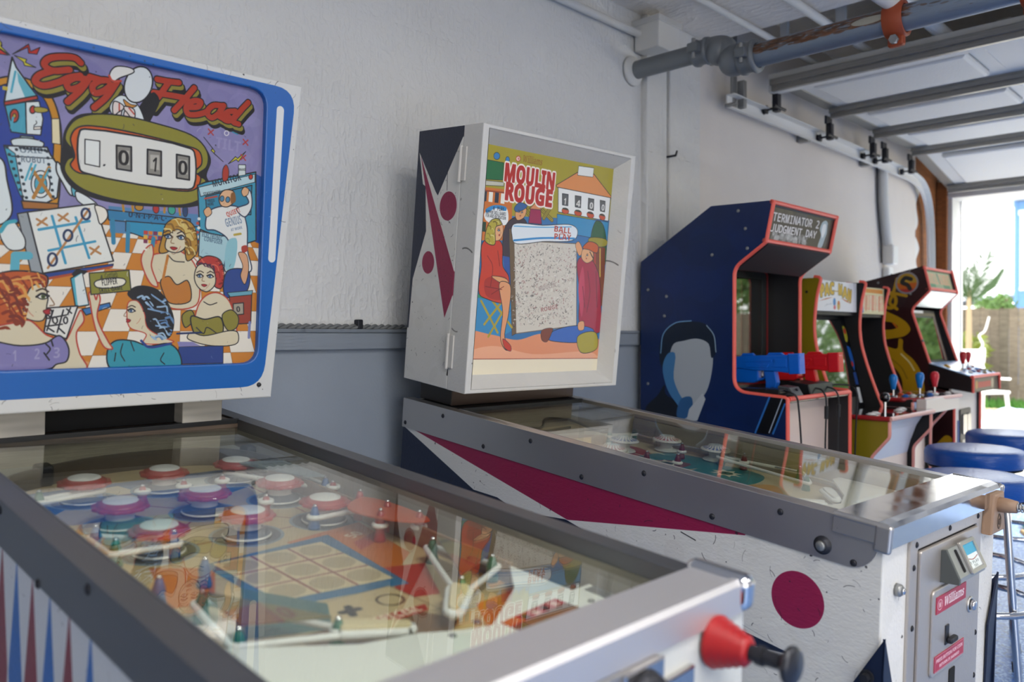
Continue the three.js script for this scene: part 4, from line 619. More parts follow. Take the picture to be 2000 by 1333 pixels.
// ---- the blue-fronted machine, nearest
{
  const [g, P] = machine('pinball_machine', 'pinball machine with a blue and white backbox and spiked red and blue sides', [0.302, 0.926, -0.475], -1.106, 5.105, 0.314);
  const front = std('#dfe0de', 0.5, { bumpMap: rep(paintBump, 6), bumpScale: 0.0006, map: canvasTex(512, 512, (k, W, H) => { k.fillStyle = '#dedfdd'; k.fillRect(0, 0, W, H); chips(k, W, H, 70, 91, '#3a3b40', 1.6); }, { repeat: true }) });
  const holes = [[-0.785, -0.004], [-0.612, -0.052], [-0.439, -0.004], [-0.96, -0.052], [-1.13, -0.004], [-0.26, -0.05]].map(([z, y]) => [z, y - 0.008]);
  pinballBody(P, sideEgg, [1.41, 0.55], { front, inner, deck: M.woodDark, rail: M.railDark, rh: 0.062, seat: -1.1, screws: holes, leg: M.galv });
  // lock bar: a flat strip with a raised ridge and chrome corner caps
  const bar = P('lockbar', [side([[-0.064, 0.002], [-0.064, 0.006], [-0.012, 0.007], [-0.008, 0.0095], [-0.001, 0.0095], [0.004, 0.004], [0.006, -0.028], [0.003, -0.03], [0, -0.002]], 0.012, PW - 0.012, 0.0005)].map((q) => muv(q)), M.steelBright);
  for (const s of [0, 1]) part('corner_cap', bx(s ? PW - 0.018 : -0.012, s ? PW + 0.012 : 0.018, -0.03, 0.014, -0.075, 0.012, 0.013), M.chrome, bar);
  // front fittings, on the leaning front board
  const F = (n, geo, mat, parent) => { const q = xf(Array.isArray(geo) ? merge(geo) : geo, [0, 0, 0], -FRONT); return parent ? part(n, q, mat, parent) : P(n, q, mat); };
  const pl = F('plunger', lathe([[0, 0], [0.026, 0], [0.028, 0.004], [0, 0.004]], [0.5, -0.046, 0], [0, 0, 1]), M.galv);
  const fold = []; for (let i = 0; i <= 10; i++) fold.push([0.0285 - 0.0015 * i + (i & 1 ? 0.0022 : -0.0006), 0.004 + i * 0.0042]);
  F('rubber_boot', lathe([[0.0, 0.003], [0.028, 0.003], ...fold, [0.011, 0.047], [0, 0.047]], [0.5, -0.046, 0], [0, 0, 1]), phys('#a31418', 0.45), pl);
  F('plunger_rod', [rod([0.5, -0.046, 0.045], [0.5, -0.046, 0.083], 0.0085), rod([0.5, -0.046, 0.055], [0.5, -0.046, 0.063], 0.0105)], M.darkIron, pl);
  F('plunger_knob', lathe([[0, -0.002], [0.008, 0], [0.012, 0.006], [0.019, 0.009], [0.0205, 0.013], [0.017, 0.018], [0, 0.02]], [0.5, -0.046, 0.08], [0, 0, 1]), std('#3d3e43', 0.35, { metalness: 0.7 }), pl);
  const cd = F('coin_door', face(roundRect(0.1, 0.4, -0.33, -0.03, 0.012), 0, 0.006, 0.002), M.steel);
  F('coin_plate', face([[0.33, -0.032], [0.395, -0.03], [0.388, -0.16], [0.325, -0.16]], 0.006, 0.011, 0.002), M.chromeWorn, cd); F('coin_button', lathe([[0, 0.018], [0.02, 0.016], [0.024, 0.006], [0.026, 0], [0, 0]], [0.362, -0.06, 0.01], [0, 0, 1]), M.darkIron, cd);
  const cl = F('coin_slide', face([[0.408, -0.06], [0.455, -0.058], [0.452, -0.16], [0.402, -0.16]], 0, 0.008, 0.002), M.chromeWorn); F('slot', bx(0.42, 0.432, -0.14, -0.085, 0.006, 0.0095, 0.002), M.blackMatt, cl); F('lock', lathe([[0, 0.008], [0.008, 0.008], [0.01, 0.004], [0.01, 0], [0, 0]], [0.385, -0.1, 0.004], [0, 0, 1]), std('#8a6a3c', 0.4, { metalness: 0.8 }), cl);
  // playfield
  P('playfield', puv(bx(0.034, PW - 0.034, PF - 0.015, PF, -1.2, -0.03, 0), 0, 0, 0.57333, 2, 0, -1.2), std('#ffffff', 0.3, { map: fieldEgg }));
  const capRed = phys('#b02a2a', 0.35, { clearcoat: 0.5 }), blueDeep = std('#25509a', 0.45);
  [0.175, 0.31, 0.447].forEach((x, i) => [-1.013, -0.846, -0.697].forEach((z) => {
    const b = P('bumper', lathe([[0, 0.03], [0.018, 0.03], [0.022, 0.026], [0.02, 0.012], [0.028, 0.008], [0.036, 0.004], [0.038, 0], [0, 0]], [x, PF, z]), M.whitePlastic);
    part('skirt', lathe([[0.022, 0.012], [0.033, 0.007], [0.0365, 0.002], [0.0365, 0.0], [0.03, 0]], [x, PF + 0.001, z]), std('#4d5560', 0.5), b);
    const rim = []; for (let k = 0; k < 48; k++) { const a = (k / 48) * 2 * Math.PI, r = 0.041 + 0.0016 * Math.cos(a * 12); rim.push([x + r * Math.cos(a), z + r * Math.sin(a)]); }
    part('bumper_flange', [plate(rim, PF + 0.028, PF + 0.034, 0.002), lathe([[0.02, 0.022], [0.036, 0.029], [0.034, 0.036], [0.027, 0.04], [0.02, 0.04]], [x, PF, z])], capRed, b);
    part('bumper_cap', lathe([[0, 0.044], [0.016, 0.0435], [0.025, 0.041], [0.0275, 0.037], [0, 0.036]], [x, PF, z]), M.whitePlastic, b);
  }));
  const PR = [[0.095, -0.972], [0.191, -0.996], [0.106, -0.745], [0.108, -0.674], [0.183, -0.665], [0.43, -1.0], [0.517, -0.965], [0.522, -0.815], [0.41, -0.668], [0.497, -0.67], [0.498, -0.594], [0.505, -0.52], [0.46, -0.56], [0.1, -0.508], [0.17, -0.538]];
  PR.forEach(([x, z], i) => post(P, x, z, i > 8 && i < 13 ? M.redPlastic : i % 3 ? M.bluePlastic : M.greenPlastic, i > 8 && i < 13 ? 0.048 : 0.036));
  const Y = PF + 0.02, RB = 0.0042;
  for (const q of [[[0.095, -0.972], [0.191, -0.996]], [[0.106, -0.745], [0.108, -0.674], [0.183, -0.665]], [[0.43, -1.0], [0.517, -0.965], [0.522, -0.815]], [[0.41, -0.668], [0.497, -0.67]], [[0.123, -0.441], [0.11, -0.325], [0.206, -0.285]], [[0.466, -0.439], [0.397, -0.297], [0.487, -0.335]]]) P('rubber_band', bandAround(q, Y, 0.009, RB), M.rubberWhite);
  for (const [x, z] of [[0.498, -0.594], [0.505, -0.52], [0.46, -0.56], [0.522, -0.79], [0.31, -0.93], [0.38, -0.93], [0.24, -0.93], [0.38, -0.77]]) { P('rubber_ring', new THREE.TorusGeometry(0.0095, 0.004, 8, 18).rotateX(Math.PI / 2).translate(x, PF + 0.026, z), M.rubberWhite); if (z < -0.7) post(P, x, z, M.redPlastic, 0.034); }
  for (const [x, z] of [[0.123, -0.441], [0.11, -0.325], [0.206, -0.285], [0.466, -0.439], [0.397, -0.297], [0.487, -0.335]]) post(P, x, z, M.greenPlastic, 0.034);
  const plast = std('#8f8a62', 0.3, { map: canvasTex(128, 128, (k) => { k.fillStyle = '#cfc39a'; k.fillRect(0, 0, 128, 128); k.fillStyle = '#d7862f'; k.fillRect(0, 0, 64, 70); words(k, '10', [50, 50, 84, 50], 26, '#b5301f'); stroke(k, '#57643c', 10, [0, 120, 128, 110], false); }) });
  P('plastic_cover', puv(plate([[0.47, -0.435], [0.4, -0.3], [0.485, -0.34]], PF + 0.036, PF + 0.039, 0.0005), 0, 0.39, 0.49, 2, -0.43, -0.29), plast); P('plastic_cover', puv(plate([[0.12, -0.436], [0.112, -0.328], [0.2, -0.289]], PF + 0.036, PF + 0.039, 0.0005), 0, 0.1, 0.21, 2, -0.44, -0.28), plast);
  P('plastic_cover', plate(smooth([[0.44, -0.62], [0.5, -0.66], [0.51, -0.5], [0.47, -0.52]]), PF + 0.038, PF + 0.041), std('#c9572a', 0.3)); P('plastic_cover', plate([[0.435, -1.0], [0.52, -0.962], [0.525, -0.82], [0.49, -0.84]], PF + 0.037, PF + 0.04), std('#7d8f96', 0.3));
  for (const [a, b] of [[[0.215, -0.283], [0.268, -0.246]], [[0.389, -0.292], [0.344, -0.25]]]) { // flippers with white rubbers
    const f = P('flipper', plate(smooth(pairs(hullOutline(a, b, 0.011, 0.007)), 2), PF + 0.012, PF + 0.03, 0.002), std('#d9c9a0', 0.4)); part('flipper_rubber', tube(pairs(hullOutline(a, b, 0.0135, 0.009)).map((p) => [p[0], PF + 0.021, p[1]]), 0.0052, true, 60, 10), M.rubberWhite, f);
  }
  const apr = P('apron', plate([[0.036, -0.34], [0.1, -0.301], [0.2, -0.235], [0.267, -0.218], [0.31, -0.195], [0.345, -0.185], [0.445, -0.25], [0.497, -0.31], [0.5, -0.2], [0.534, -0.2], [0.534, -0.045], [0.036, -0.045]], -0.058, -0.053, 0.001), std('#e8eae5', 0.4));
  const card = std('#ffffff', 0.5, { map: cards }), quad = (x0, x1, z0, z1, u0, u1) => { const q = bx(x0, x1, -0.053, -0.0522, z0, z1, 0); puv(q, 0, x0 - (u0 * (x1 - x0)) / (u1 - u0), x0 + ((1 - u0) * (x1 - x0)) / (u1 - u0), 2, z1, z0); return q; };
  part('paper_card', xf(quad(-0.052, 0.052, -0.031, 0.031, 0, 0.5), [0.41, 0.0002, -0.156], 0, 0.1, 0), card, apr, 'red paper card with the number of balls'); part('paper_card', xf(quad(-0.075, 0.075, -0.03, 0.03, 0.5, 1), [0.43, 0.0001, -0.102], 0, 0.02, 0), card, apr, 'white card lettered in blue');
  part('paper_card', quad(0.09, 0.23, -0.16, -0.07, 0.52, 0.54), card, apr, 'blank white card');
  part('lane_slot', bx(0.512, 0.53, -0.053, -0.0515, -0.19, -0.06, 0.001), M.galv, apr); for (const [x, z] of [[0.335, -0.2], [0.29, -0.19], [0.515, -0.205], [0.49, -0.16]]) part('screw', lathe([[0, 0.003], [0.004, 0.002], [0.005, 0], [0, 0]], [x, -0.053, z], [0, 1, 0], 10), M.galv, apr);
  P('lane_wall', muv(bx(0.497, 0.503, PF, -0.05, -1.05, -0.31, 0.001)), M.wood);
  P('ball_arch', [tube([[0.05, -0.06, -1.02], [0.08, -0.06, -1.1], [0.154, -0.06, -1.15], [0.246, -0.06, -1.183], [0.363, -0.06, -1.185], [0.45, -0.06, -1.16], [0.51, -0.06, -1.1], [0.53, -0.06, -1.0]], 0.0025), ...arcWall([[0.05, -1.02], [0.08, -1.1], [0.154, -1.15], [0.246, -1.183], [0.363, -1.185], [0.45, -1.16], [0.51, -1.1], [0.53, -1.0]], PF, -0.045)], std('#6b625a', 0.35, { metalness: 0.6 }));
  for (const [x, z] of [[0.15, -1.15], [0.53, -1.12]]) P('rubber_stop', bx(x - 0.014, x + 0.014, PF, -0.042, z - 0.02, z + 0.016, 0.006), M.darkIron);
  P('top_corner', plate([[0.036, -1.2], [0.534, -1.2], [0.534, -1.03], [0.51, -1.1], [0.45, -1.165], [0.363, -1.19], [0.246, -1.188], [0.154, -1.155], [0.08, -1.105], [0.036, -1.03]], -0.06, -0.055), std('#b9bab2', 0.5));
  // backbox on two painted blocks
  const blk = muv(bx(0, 0.085, 0, 0.07, -1.36, -1.19, 0.003)), white = std('#c9c6c0', 0.6, { map: rep(plank, 4, 2) });
  P('support_block', blk.clone().translate(0.078, 0, 0), white); P('support_block', blk.clone().translate(0.416, 0, 0), white); P('support_recess', bx(0.163, 0.416, 0.0, 0.066, -1.34, -1.23, 0), M.blackMatt);
  const Z1 = -1.1, out = [[0.008, 0.062], [0.564, 0.062], [0.6085, 0.711], [-0.0385, 0.711]], cx = 0.285, trap = (k, b, t) => [[cx - k[0], b], [cx + k[0], b], [cx + k[1], t], [cx - k[1], t]];
  const box = P('backbox', face(trap([0.272, 0.315], 0.066, 0.706), -1.36, -1.12, 0.003), std('#cfd0cf', 0.5));
  const hole = roundPoly([[0.04, 0.135], [0.53, 0.135], [0.53, 0.686], [0.04, 0.686]], 0.034);
  part('front_frame', puv(face(out, -1.122, Z1, 0.003, [hole]), 0, -0.05, 0.65, 1, 0.04, 0.72), std('#e2e2e2', 0.35, { map: frameEgg }), box);
  part('backglass', puv(face(roundRect(0.03, 0.54, 0.118, 0.7, 0.004, 2), -1.1215, -1.1125), 0, -0.05, 0.65, 1, 0.04, 0.72), phys('#dfdfdf', 0.12, { map: artEgg, clearcoat: 0.6, clearcoatRoughness: 0.02 }), box);
  part('lock', lathe([[0, 0.003], [0.004, 0.003], [0.005, 0], [0, 0]], [0.535, 0.09, Z1], [0, 0, 1], 12), M.darkIron, box);
}
function hullOutline(a, b, ra, rb) { const d = Math.atan2(b[1] - a[1], b[0] - a[0]), o = []; for (let i = 0; i <= 8; i++) { const t = d + Math.PI / 2 + (i / 8) * Math.PI; o.push(a[0] + ra * Math.cos(t), a[1] + ra * Math.sin(t)); } for (let i = 0; i <= 8; i++) { const t = d - Math.PI / 2 + (i / 8) * Math.PI; o.push(b[0] + rb * Math.cos(t), b[1] + rb * Math.sin(t)); } return o; }
function arcWall(p, y0, y1) { const c = new THREE.CatmullRomCurve3(p.map((q) => new THREE.Vector3(q[0], 0, q[1]))).getPoints(40), a = c.map((q) => [q.x, q.z]), b = c.map((q) => [(q.x - 0.285) * 0.985 + 0.285, (q.z + 0.6) * 0.985 - 0.6]).reverse(); return [plate([...a, ...b], y0, y1)]; }

// ---- the cream machine with plum and navy shapes
{
  const [g, P] = machine('pinball_machine', 'scuffed cream pinball machine with plum and navy shapes and a deep framed backbox', [1.441, 0.891, -0.508], -3.373, 5.743, 0.06);
  const front = std('#ffffff', 0.5, { bumpMap: rep(paintBump, 6), bumpScale: 0.0008, map: canvasTex(1024, 1024, (k, W, H) => { k.fillStyle = '#dbd9d4'; k.fillRect(0, 0, W, H); mottle(k, W, H, 160, 93, ['#cfcdc8', '#e4e2de'], 10, 60, 0.35); chips(k, W, H, 190, 94, '#2c2a2a', 1.5); }, { repeat: true }) });
  const holes = [[-1.395, -0.07], [-1.219, -0.02], [-1.041, -0.07], [-0.866, -0.021], [-0.69, -0.071], [-0.512, -0.022], [-0.335, -0.07], [-0.19, -0.022], [-0.045, -0.075]];
  pinballBody(P, sideMoulin, [2048 / 1400, 1000 / 1400], { front, inner, deck: M.darkIron, rail: M.steel, rh: 0.084, screws: holes, leg: std('#18233c', 0.4, { metalness: 0.3 }) });
  const bar = P('lockbar', [side([[-0.09, 0.003], [-0.09, 0.006], [-0.01, 0.008], [0.004, 0.006], [0.012, 0], [0.015, -0.034], [0.012, -0.036], [0.006, -0.004]], -0.002, PW + 0.002, 0.0006)], M.chromeWorn);
  for (const s of [0, 1]) part('side_lip', [rod([s ? PW : 0, 0.0015, -0.088], [s ? PW : 0, 0.0005, 0.008], 0.0068), bx(s ? PW - 0.002 : -0.006, s ? PW + 0.006 : 0.002, -0.03, 0.004, -0.088, -0.01, 0.002), bx(s ? PW - 0.006 : -0.008, s ? PW + 0.008 : 0.006, -0.044, 0.006, -0.014, 0.016, 0.006)], M.steel, bar);
  const F = (n, geo, mat, parent, lab) => { const q = xf(Array.isArray(geo) ? merge(geo) : geo, [0, 0, 0], -FRONT); return parent ? part(n, q, mat, parent, lab) : P(n, q, mat, lab); };
  // coin door in its frame (x across, y down the front)
  const door = F('coin_door', face(roundRect(0.135, 0.432, -0.4, -0.063, 0.006), 0.004, 0.012, 0.002), M.doorSteel);
  F('door_frame', face(roundRect(0.1, 0.463, -0.425, -0.03, 0.02), 0, 0.007, 0.002, [roundRect(0.132, 0.435, -0.403, -0.06, 0.004)]), M.doorSteel, door);
  F('gap', face(roundRect(0.131, 0.436, -0.404, -0.059, 0.004), 0, 0.003), M.blackMatt, door);
  for (const [x, y] of [[0.125, -0.05], [0.285, -0.045], [0.44, -0.045], [0.115, -0.09], [0.449, -0.16], [0.449, -0.29], [0.116, -0.2], [0.449, -0.38]]) F('screw', lathe([[0, 0.003], [0.004, 0.002], [0.006, 0], [0, 0]], [x, y, 0.007], [0, 0, 1], 12), M.darkIron, door);
  const wedge = [[0.012, -0.078], [0.02, -0.076], [0.045, -0.125], [0.045, -0.134], [0.012, -0.136]];
  F('coin_entry', side(wedge, 0.232, 0.372, 0.002), std('#a3a5a3', 0.35, { metalness: 0.6 }), door); F('entry_cheek', side([[0.012, -0.077], [0.021, -0.075], [0.046, -0.126], [0.046, -0.136], [0.012, -0.138]], 0.228, 0.236, 0.001), std('#4c504f', 0.5), door);
  const slope = Math.atan2(0.025, 0.049), onSlope = (geo) => xf(geo, [0, -0.1, 0.0325], -slope);
  F('coin_slot', onSlope(bx(0.262, 0.272, -0.022, 0.022, -0.004, 0.0022, 0.003)), M.blackMatt, door);
  F('price_card', onSlope(puv(bx(0.296, 0.356, -0.024, 0.024, 0, 0.0018, 0), 0, 0.296, 0.356, 1, -0.024, 0.024)), std('#ffffff', 0.25, { map: coinLabel }), door, 'little printed price card'); F('card_frame', onSlope(face(roundRect(0.288, 0.364, -0.031, 0.031, 0.004), 0, 0.005, 0.001, [roundRect(0.297, 0.355, -0.023, 0.023, 0.002)])), M.steel, door);
  F('reject_plate', face(roundRect(0.186, 0.358, -0.31, -0.146, 0.01), 0.012, 0.017, 0.002), M.doorSteel, door);
  const pq = (x0, x1, y0, y1, v0, v1) => puv(bx(x0, x1, y0, y1, 0.0165, 0.0185, 0), 0, x0, x1, 1, y0 - (v0 * (y1 - y0)) / (v1 - v0), y0 + ((1 - v0) * (y1 - y0)) / (v1 - v0)), pm = std('#ffffff', 0.35, { map: plaques });
  F('name_plaque', pq(0.198, 0.35, -0.192, -0.16, 0.5, 1), pm, door, 'plum coloured plaque with white script'); F('notice_plaque', pq(0.198, 0.348, -0.302, -0.272, 0, 0.5), pm, door, 'plum coloured notice in small white letters');
  F('return_lever', [bx(0.248, 0.266, -0.262, -0.224, 0.016, 0.019, 0.004), bx(0.25, 0.285, -0.258, -0.247, 0.019, 0.03, 0.004)], M.darkIron, door);
  F('lock', [lathe([[0, 0.012], [0.008, 0.012], [0.01, 0.009], [0.01, 0], [0, 0]], [0.393, -0.217, 0.012], [0, 0, 1], 20), bx(0.391, 0.395, -0.222, -0.212, 0.023, 0.0245, 0)], M.chrome, door); F('lock_ring', new THREE.TorusGeometry(0.0135, 0.003, 8, 24).translate(0.393, -0.217, 0.0125), M.steel, door);
  F('coin_return', [face(roundRect(0.29, 0.32, -0.375, -0.322, 0.003), 0.011, 0.0135)], M.blackMatt, door);
  const cr = F('credit_button', lathe([[0, 0.013], [0.008, 0.012], [0.011, 0.008], [0.0115, 0], [0, 0]], [0.057, -0.118, 0], [0, 0, 1], 24), M.galv); F('button_cap', lathe([[0, 0.0165], [0.005, 0.0155], [0.007, 0.0125], [0, 0.0125]], [0.057, -0.118, 0], [0, 0, 1], 20), M.chrome, cr);
  const sh = F('shooter_housing', [face([[0.492, -0.006], [0.552, -0.006], [0.563, -0.09], [0.48, -0.09]], 0, 0.022, 0.004)], std('#9a7d66', 0.5));
  F('barrel', lathe([[0, -0.01], [0.017, -0.01], [0.015, 0.02], [0.0125, 0.036], [0, 0.036]], [0.52, -0.03, 0.02], [0, 0, 1]), sh.material, sh); F('emblem', [new THREE.TorusGeometry(0.012, 0.0018, 8, 24).scale(0.8, 1.2, 1).translate(0.522, -0.066, 0.022), tube([[0.517, -0.06, 0.023], [0.52, -0.072, 0.023], [0.522, -0.064, 0.023], [0.524, -0.072, 0.023], [0.527, -0.06, 0.023]], 0.0014)], M.woodDark, sh);
  F('shooter_rod', rod([0.52, -0.03, 0.03], [0.52, -0.03, 0.1], 0.0048), M.chrome, sh); const coil = []; for (let i = 0; i <= 60; i++) coil.push([0.52 + 0.0085 * Math.cos(i * 0.52), -0.03 + 0.0085 * Math.sin(i * 0.52), 0.055 + i * 0.0005]); F('spring', tube(coil, 0.0015, false, 180, 6), M.steel, sh);
  F('shooter_knob', lathe([[0.006, 0], [0.0085, 0.006], [0.011, 0.016], [0.019, 0.024], [0.021, 0.029], [0.018, 0.033], [0, 0.035]], [0.52, -0.03, 0.085], [0, 0, 1]), std('#b9b7b0', 0.3), sh);
  // playfield
  P('playfield', puv(bx(0.034, PW - 0.034, PF - 0.015, PF, -1.2, -0.03, 0), 0, 0, 0.57333, 2, 0, -1.2), std('#ffffff', 0.3, { map: fieldMoulin }));
  const daisy = (col) => canvasTex(256, 256, (k) => { k.fillStyle = '#e6e3dc'; k.fillRect(0, 0, 256, 256); k.translate(128, 128); for (let i = 0; i < 18; i++) { k.rotate(Math.PI / 9); poly(k, col, [56, 0, 108, -12, 108, 12]); } k.beginPath(); k.arc(0, 0, 52, 0, 7); k.fillStyle = '#dfe4e2'; k.fill(); k.strokeStyle = '#8fb0b4'; k.lineWidth = 6; k.stroke(); words(k, '10', [-22, 16, 22, 16], 36, '#6a9aa4'); }), dm = [std('#ffffff', 0.3, { map: daisy('#2c56a6') }), std('#ffffff', 0.3, { map: daisy('#b32c2c') })];
  [[0.35, -0.855, 0], [0.229, -0.797, 1], [0.475, -0.804, 1], [0.15, -0.7, 0], [0.5, -0.66, 0]].forEach(([x, z, c]) => {
    const b = P('bumper', lathe([[0, 0.028], [0.018, 0.028], [0.016, 0.012], [0.026, 0.006], [0.03, 0], [0, 0]], [x, PF, z]), M.whitePlastic);
    part('bumper_cap', puv(lathe([[0, 0.045], [0.019, 0.044], [0.0215, 0.041], [0.021, 0.0385], [0.038, 0.034], [0.0405, 0.031], [0.04, 0.029], [0, 0.028]], [x, PF, z]), 0, x - 0.0405, x + 0.0405, 2, z - 0.0405, z + 0.0405), dm[c], b); part('skirt', lathe([[0.02, 0.01], [0.032, 0.005], [0.034, 0.001], [0.02, 0.001]], [x, PF, z]), std('#cfd4cc', 0.4), b);
  });
  for (const [x, z] of [[0.252, -0.7], [0.161, -0.64], [0.305, -0.643], [0.43, -0.72], [0.48, -0.56], [0.11, -0.58]]) { post(P, x, z, std('#6b1f24', 0.35), 0.04); P('rubber_ring', new THREE.TorusGeometry(0.0095, 0.004, 8, 18).rotateX(Math.PI / 2).translate(x, PF + 0.02, z), M.rubberWhite); }
  for (const q of [[[0.47, -0.62], [0.51, -0.42], [0.43, -0.36]], [[0.08, -0.46], [0.1, -0.34], [0.19, -0.3]], [[0.4, -0.95], [0.5, -0.94]]]) { P('rubber_band', bandAround(q, PF + 0.02, 0.009, 0.004), M.rubberWhite); q.forEach(([x, z]) => post(P, x, z, M.greenPlastic, 0.034)); }
  const clear = new THREE.MeshPhysicalMaterial({ color: C('#f2f2ea'), roughness: 0.02, transmission: 1, thickness: 0, ior: 1.49 });
  for (const q of [[[0.3, -0.98], [0.47, -0.98], [0.5, -0.86], [0.36, -0.9]], [[0.45, -0.62], [0.52, -0.62], [0.52, -0.42], [0.46, -0.44]]]) P('clear_plastic', plate(q, PF + 0.04, PF + 0.043, 0.0006), clear);
  for (const [x, z] of [[0.3, -0.97], [0.5, -0.86], [0.52, -0.6]]) P('clear_post', lathe([[0, 0.055], [0.006, 0.055], [0.008, 0.03], [0.006, 0], [0, 0]], [x, PF, z], [0, 1, 0], 14), clear);
  for (const [a, b] of [[[0.21, -0.285], [0.265, -0.24]], [[0.385, -0.285], [0.33, -0.24]]]) { const f = P('flipper', plate(smooth(pairs(hullOutline(a, b, 0.011, 0.007)), 2), PF + 0.012, PF + 0.03, 0.002), M.whitePlastic); part('flipper_rubber', tube(pairs(hullOutline(a, b, 0.0135, 0.009)).map((p) => [p[0], PF + 0.021, p[1]]), 0.005, true, 60, 10), M.rubberWhite, f); }
  const apr = P('apron', plate([[0.036, -0.36], [0.2, -0.24], [0.29, -0.21], [0.37, -0.24], [0.5, -0.33], [0.534, -0.33], [0.534, -0.05], [0.036, -0.05]], -0.058, -0.053, 0.001), std('#e3ddd2', 0.4));
  part('paper_card', bx(0.33, 0.46, -0.053, -0.0522, -0.2, -0.12, 0), std('#e9e9e4', 0.6), apr); part('paper_card', bx(0.1, 0.23, -0.053, -0.0522, -0.2, -0.12, 0), std('#e9e9e4', 0.6), apr); part('blue_sticker', bx(0.4, 0.5, -0.0525, -0.0518, -0.12, -0.09, 0), std('#2c5fae', 0.5), apr);
  P('lane_guide', tube([[0.5, PF + 0.02, -1.0], [0.505, PF + 0.02, -0.6], [0.5, PF + 0.02, -0.35], [0.46, PF + 0.02, -0.28]], 0.003), M.chrome);
  for (const q of [[[0.16, -1.19], [0.2, -1.1], [0.3, -1.13], [0.37, -1.18], [0.48, -1.19]], [[0.48, -1.19], [0.42, -1.1], [0.43, -1.0], [0.5, -0.99]], [[0.06, -1.08], [0.16, -1.05], [0.25, -1.08], [0.34, -1.05]]]) P('wire', tube(q.map(([x, z], i) => [x, -0.06 + 0.012 * (i % 2), z]), 0.004, false, 50), M.rubberBlack);
  // neck and backbox; the box stands a little more upright than the cabinet top
  P('neck', bx(0.05, 0.56, 0.0, 0.075, -1.4, -1.252, 0.003), std('#2e2b29', 0.5)); P('neck_front', muv(bx(0.052, 0.558, 0.0, 0.07, -1.2535, -1.25, 0.001)), std('#54453b', 0.35, { metalness: 0.5 }));
  const head = (geo) => xf(Array.isArray(geo) ? merge(geo) : geo, [-0.023, 0.06, -1.105], 0.65 * deg, -1.73 * deg, 0);
  const HW = 0.6, HH = 0.711, HD = 0.294, hs = std('#ffffff', 0.5, { map: sideMoulinHead, bumpMap: rep(paintBump, 6), bumpScale: 0.0006 });
  const plain = std('#eeeeee', 0.5, { map: canvasTex(512, 512, (k, W, H) => { k.fillStyle = '#d9d8d4'; k.fillRect(0, 0, W, H); mottle(k, W, H, 90, 97, ['#cfcdc8', '#e2e1dd'], 8, 40, 0.3); chips(k, W, H, 46, 98, '#3a3836', 1.3); }, { repeat: true }), bumpMap: rep(paintBump, 6), bumpScale: 0.0005 });
  const bb = P('backbox', head(bx(0.012, HW - 0.012, 0.004, HH - 0.004, -HD, -0.086, 0.002)), plain);
  for (const s of [0, 1]) part('side_board', head(puv(bx(s ? HW - 0.013 : 0, s ? HW : 0.013, 0, HH, -HD, -0.084, 0.002), 2, -0.3, 0.02, 1, 0.72 - 1040 / 1400, 0.72)), hs, bb);
  const ring4 = (i0, i1, z) => [[i0, i1, z], [HW - i0, i1, z], [HW - i0, HH - i1, z], [i0, HH - i1, z]];
  { // picture-frame front: thin edge, inner faces sloping back to the glass
    const f = new THREE.BufferGeometry(), p = [], A = ring4(0.021, 0.011, -0.0005), B = ring4(0.05, 0.047, -0.05);
    for (let i = 0; i < 4; i++) { const j = (i + 1) % 4; for (const q of [A[i], A[j], B[j], A[i], B[j], B[i]]) p.push(...q); }
    f.setAttribute('position', new THREE.Float32BufferAttribute(p, 3)); f.setAttribute('uv', new THREE.Float32BufferAttribute(new Float32Array(48), 2)); f.computeVertexNormals();
    const outer = face([[0, 0], [HW, 0], [HW, HH], [0, HH]], -0.083, 0, 0.003, [[[0.0205, 0.0105], [HW - 0.0205, 0.0105], [HW - 0.0205, HH - 0.0105], [0.0205, HH - 0.0105]]]);
    part('front_frame', head([muv(outer), muv(f)]), plain, bb);
  }
  part('backglass', head(puv(bx(0.046, HW - 0.046, 0.042, HH - 0.042, -0.055, -0.045, 0), 0, 0.04, 0.58, 1, 0.0, 0.68)), phys('#ffffff', 0.1, { map: artMoulin, clearcoat: 0.8, clearcoatRoughness: 0.02 }), bb);
  for (const y of [0.105, 0.609]) part('hinge', head([bx(-0.004, 0.002, y - 0.045, y + 0.045, -0.09, -0.062, 0.001), rod([-0.004, y - 0.048, -0.085], [-0.004, y + 0.048, -0.085], 0.005, 0.005, 10)]), std('#c9c6c0', 0.5), bb);
}

// ---------------------------------------------------------------- arcade cabinets
// Local axes: x across, y up from the lower edge of the marquee, z towards the player
function fillet(pts, r, n = 5) { // rounds the corners of an open outline; a third number in a point is its own radius
  const o = [pts[0].slice(0, 2)];
  for (let i = 1; i < pts.length - 1; i++) {
    const p = pts[i], a = pts[i - 1], b = pts[i + 1], R = p[2] ?? r, la = Math.hypot(a[0] - p[0], a[1] - p[1]), lb = Math.hypot(b[0] - p[0], b[1] - p[1]), k = Math.min(R, la * 0.45, lb * 0.45);
    const s = [p[0] + ((a[0] - p[0]) * k) / la, p[1] + ((a[1] - p[1]) * k) / la], e = [p[0] + ((b[0] - p[0]) * k) / lb, p[1] + ((b[1] - p[1]) * k) / lb];
    for (let j = 0; j <= n; j++) { const t = j / n; o.push([0, 1].map((c) => (1 - t) ** 2 * s[c] + 2 * t * (1 - t) * p[c] + t * t * e[c])); }
  }
  o.push(pts[pts.length - 1].slice(0, 2)); return o;
}
const dense = (p) => { const o = []; p.forEach((q, i) => { if (i) { const a = p[i - 1], L = Math.hypot(q[0] - a[0], q[1] - a[1]), n = Math.max(1, Math.ceil(L / 0.025)); for (let k = 1; k <= n; k++) o.push([a[0] + ((q[0] - a[0]) * k) / n, a[1] + ((q[1] - a[1]) * k) / n]); } else o.push(q); }); return o; };
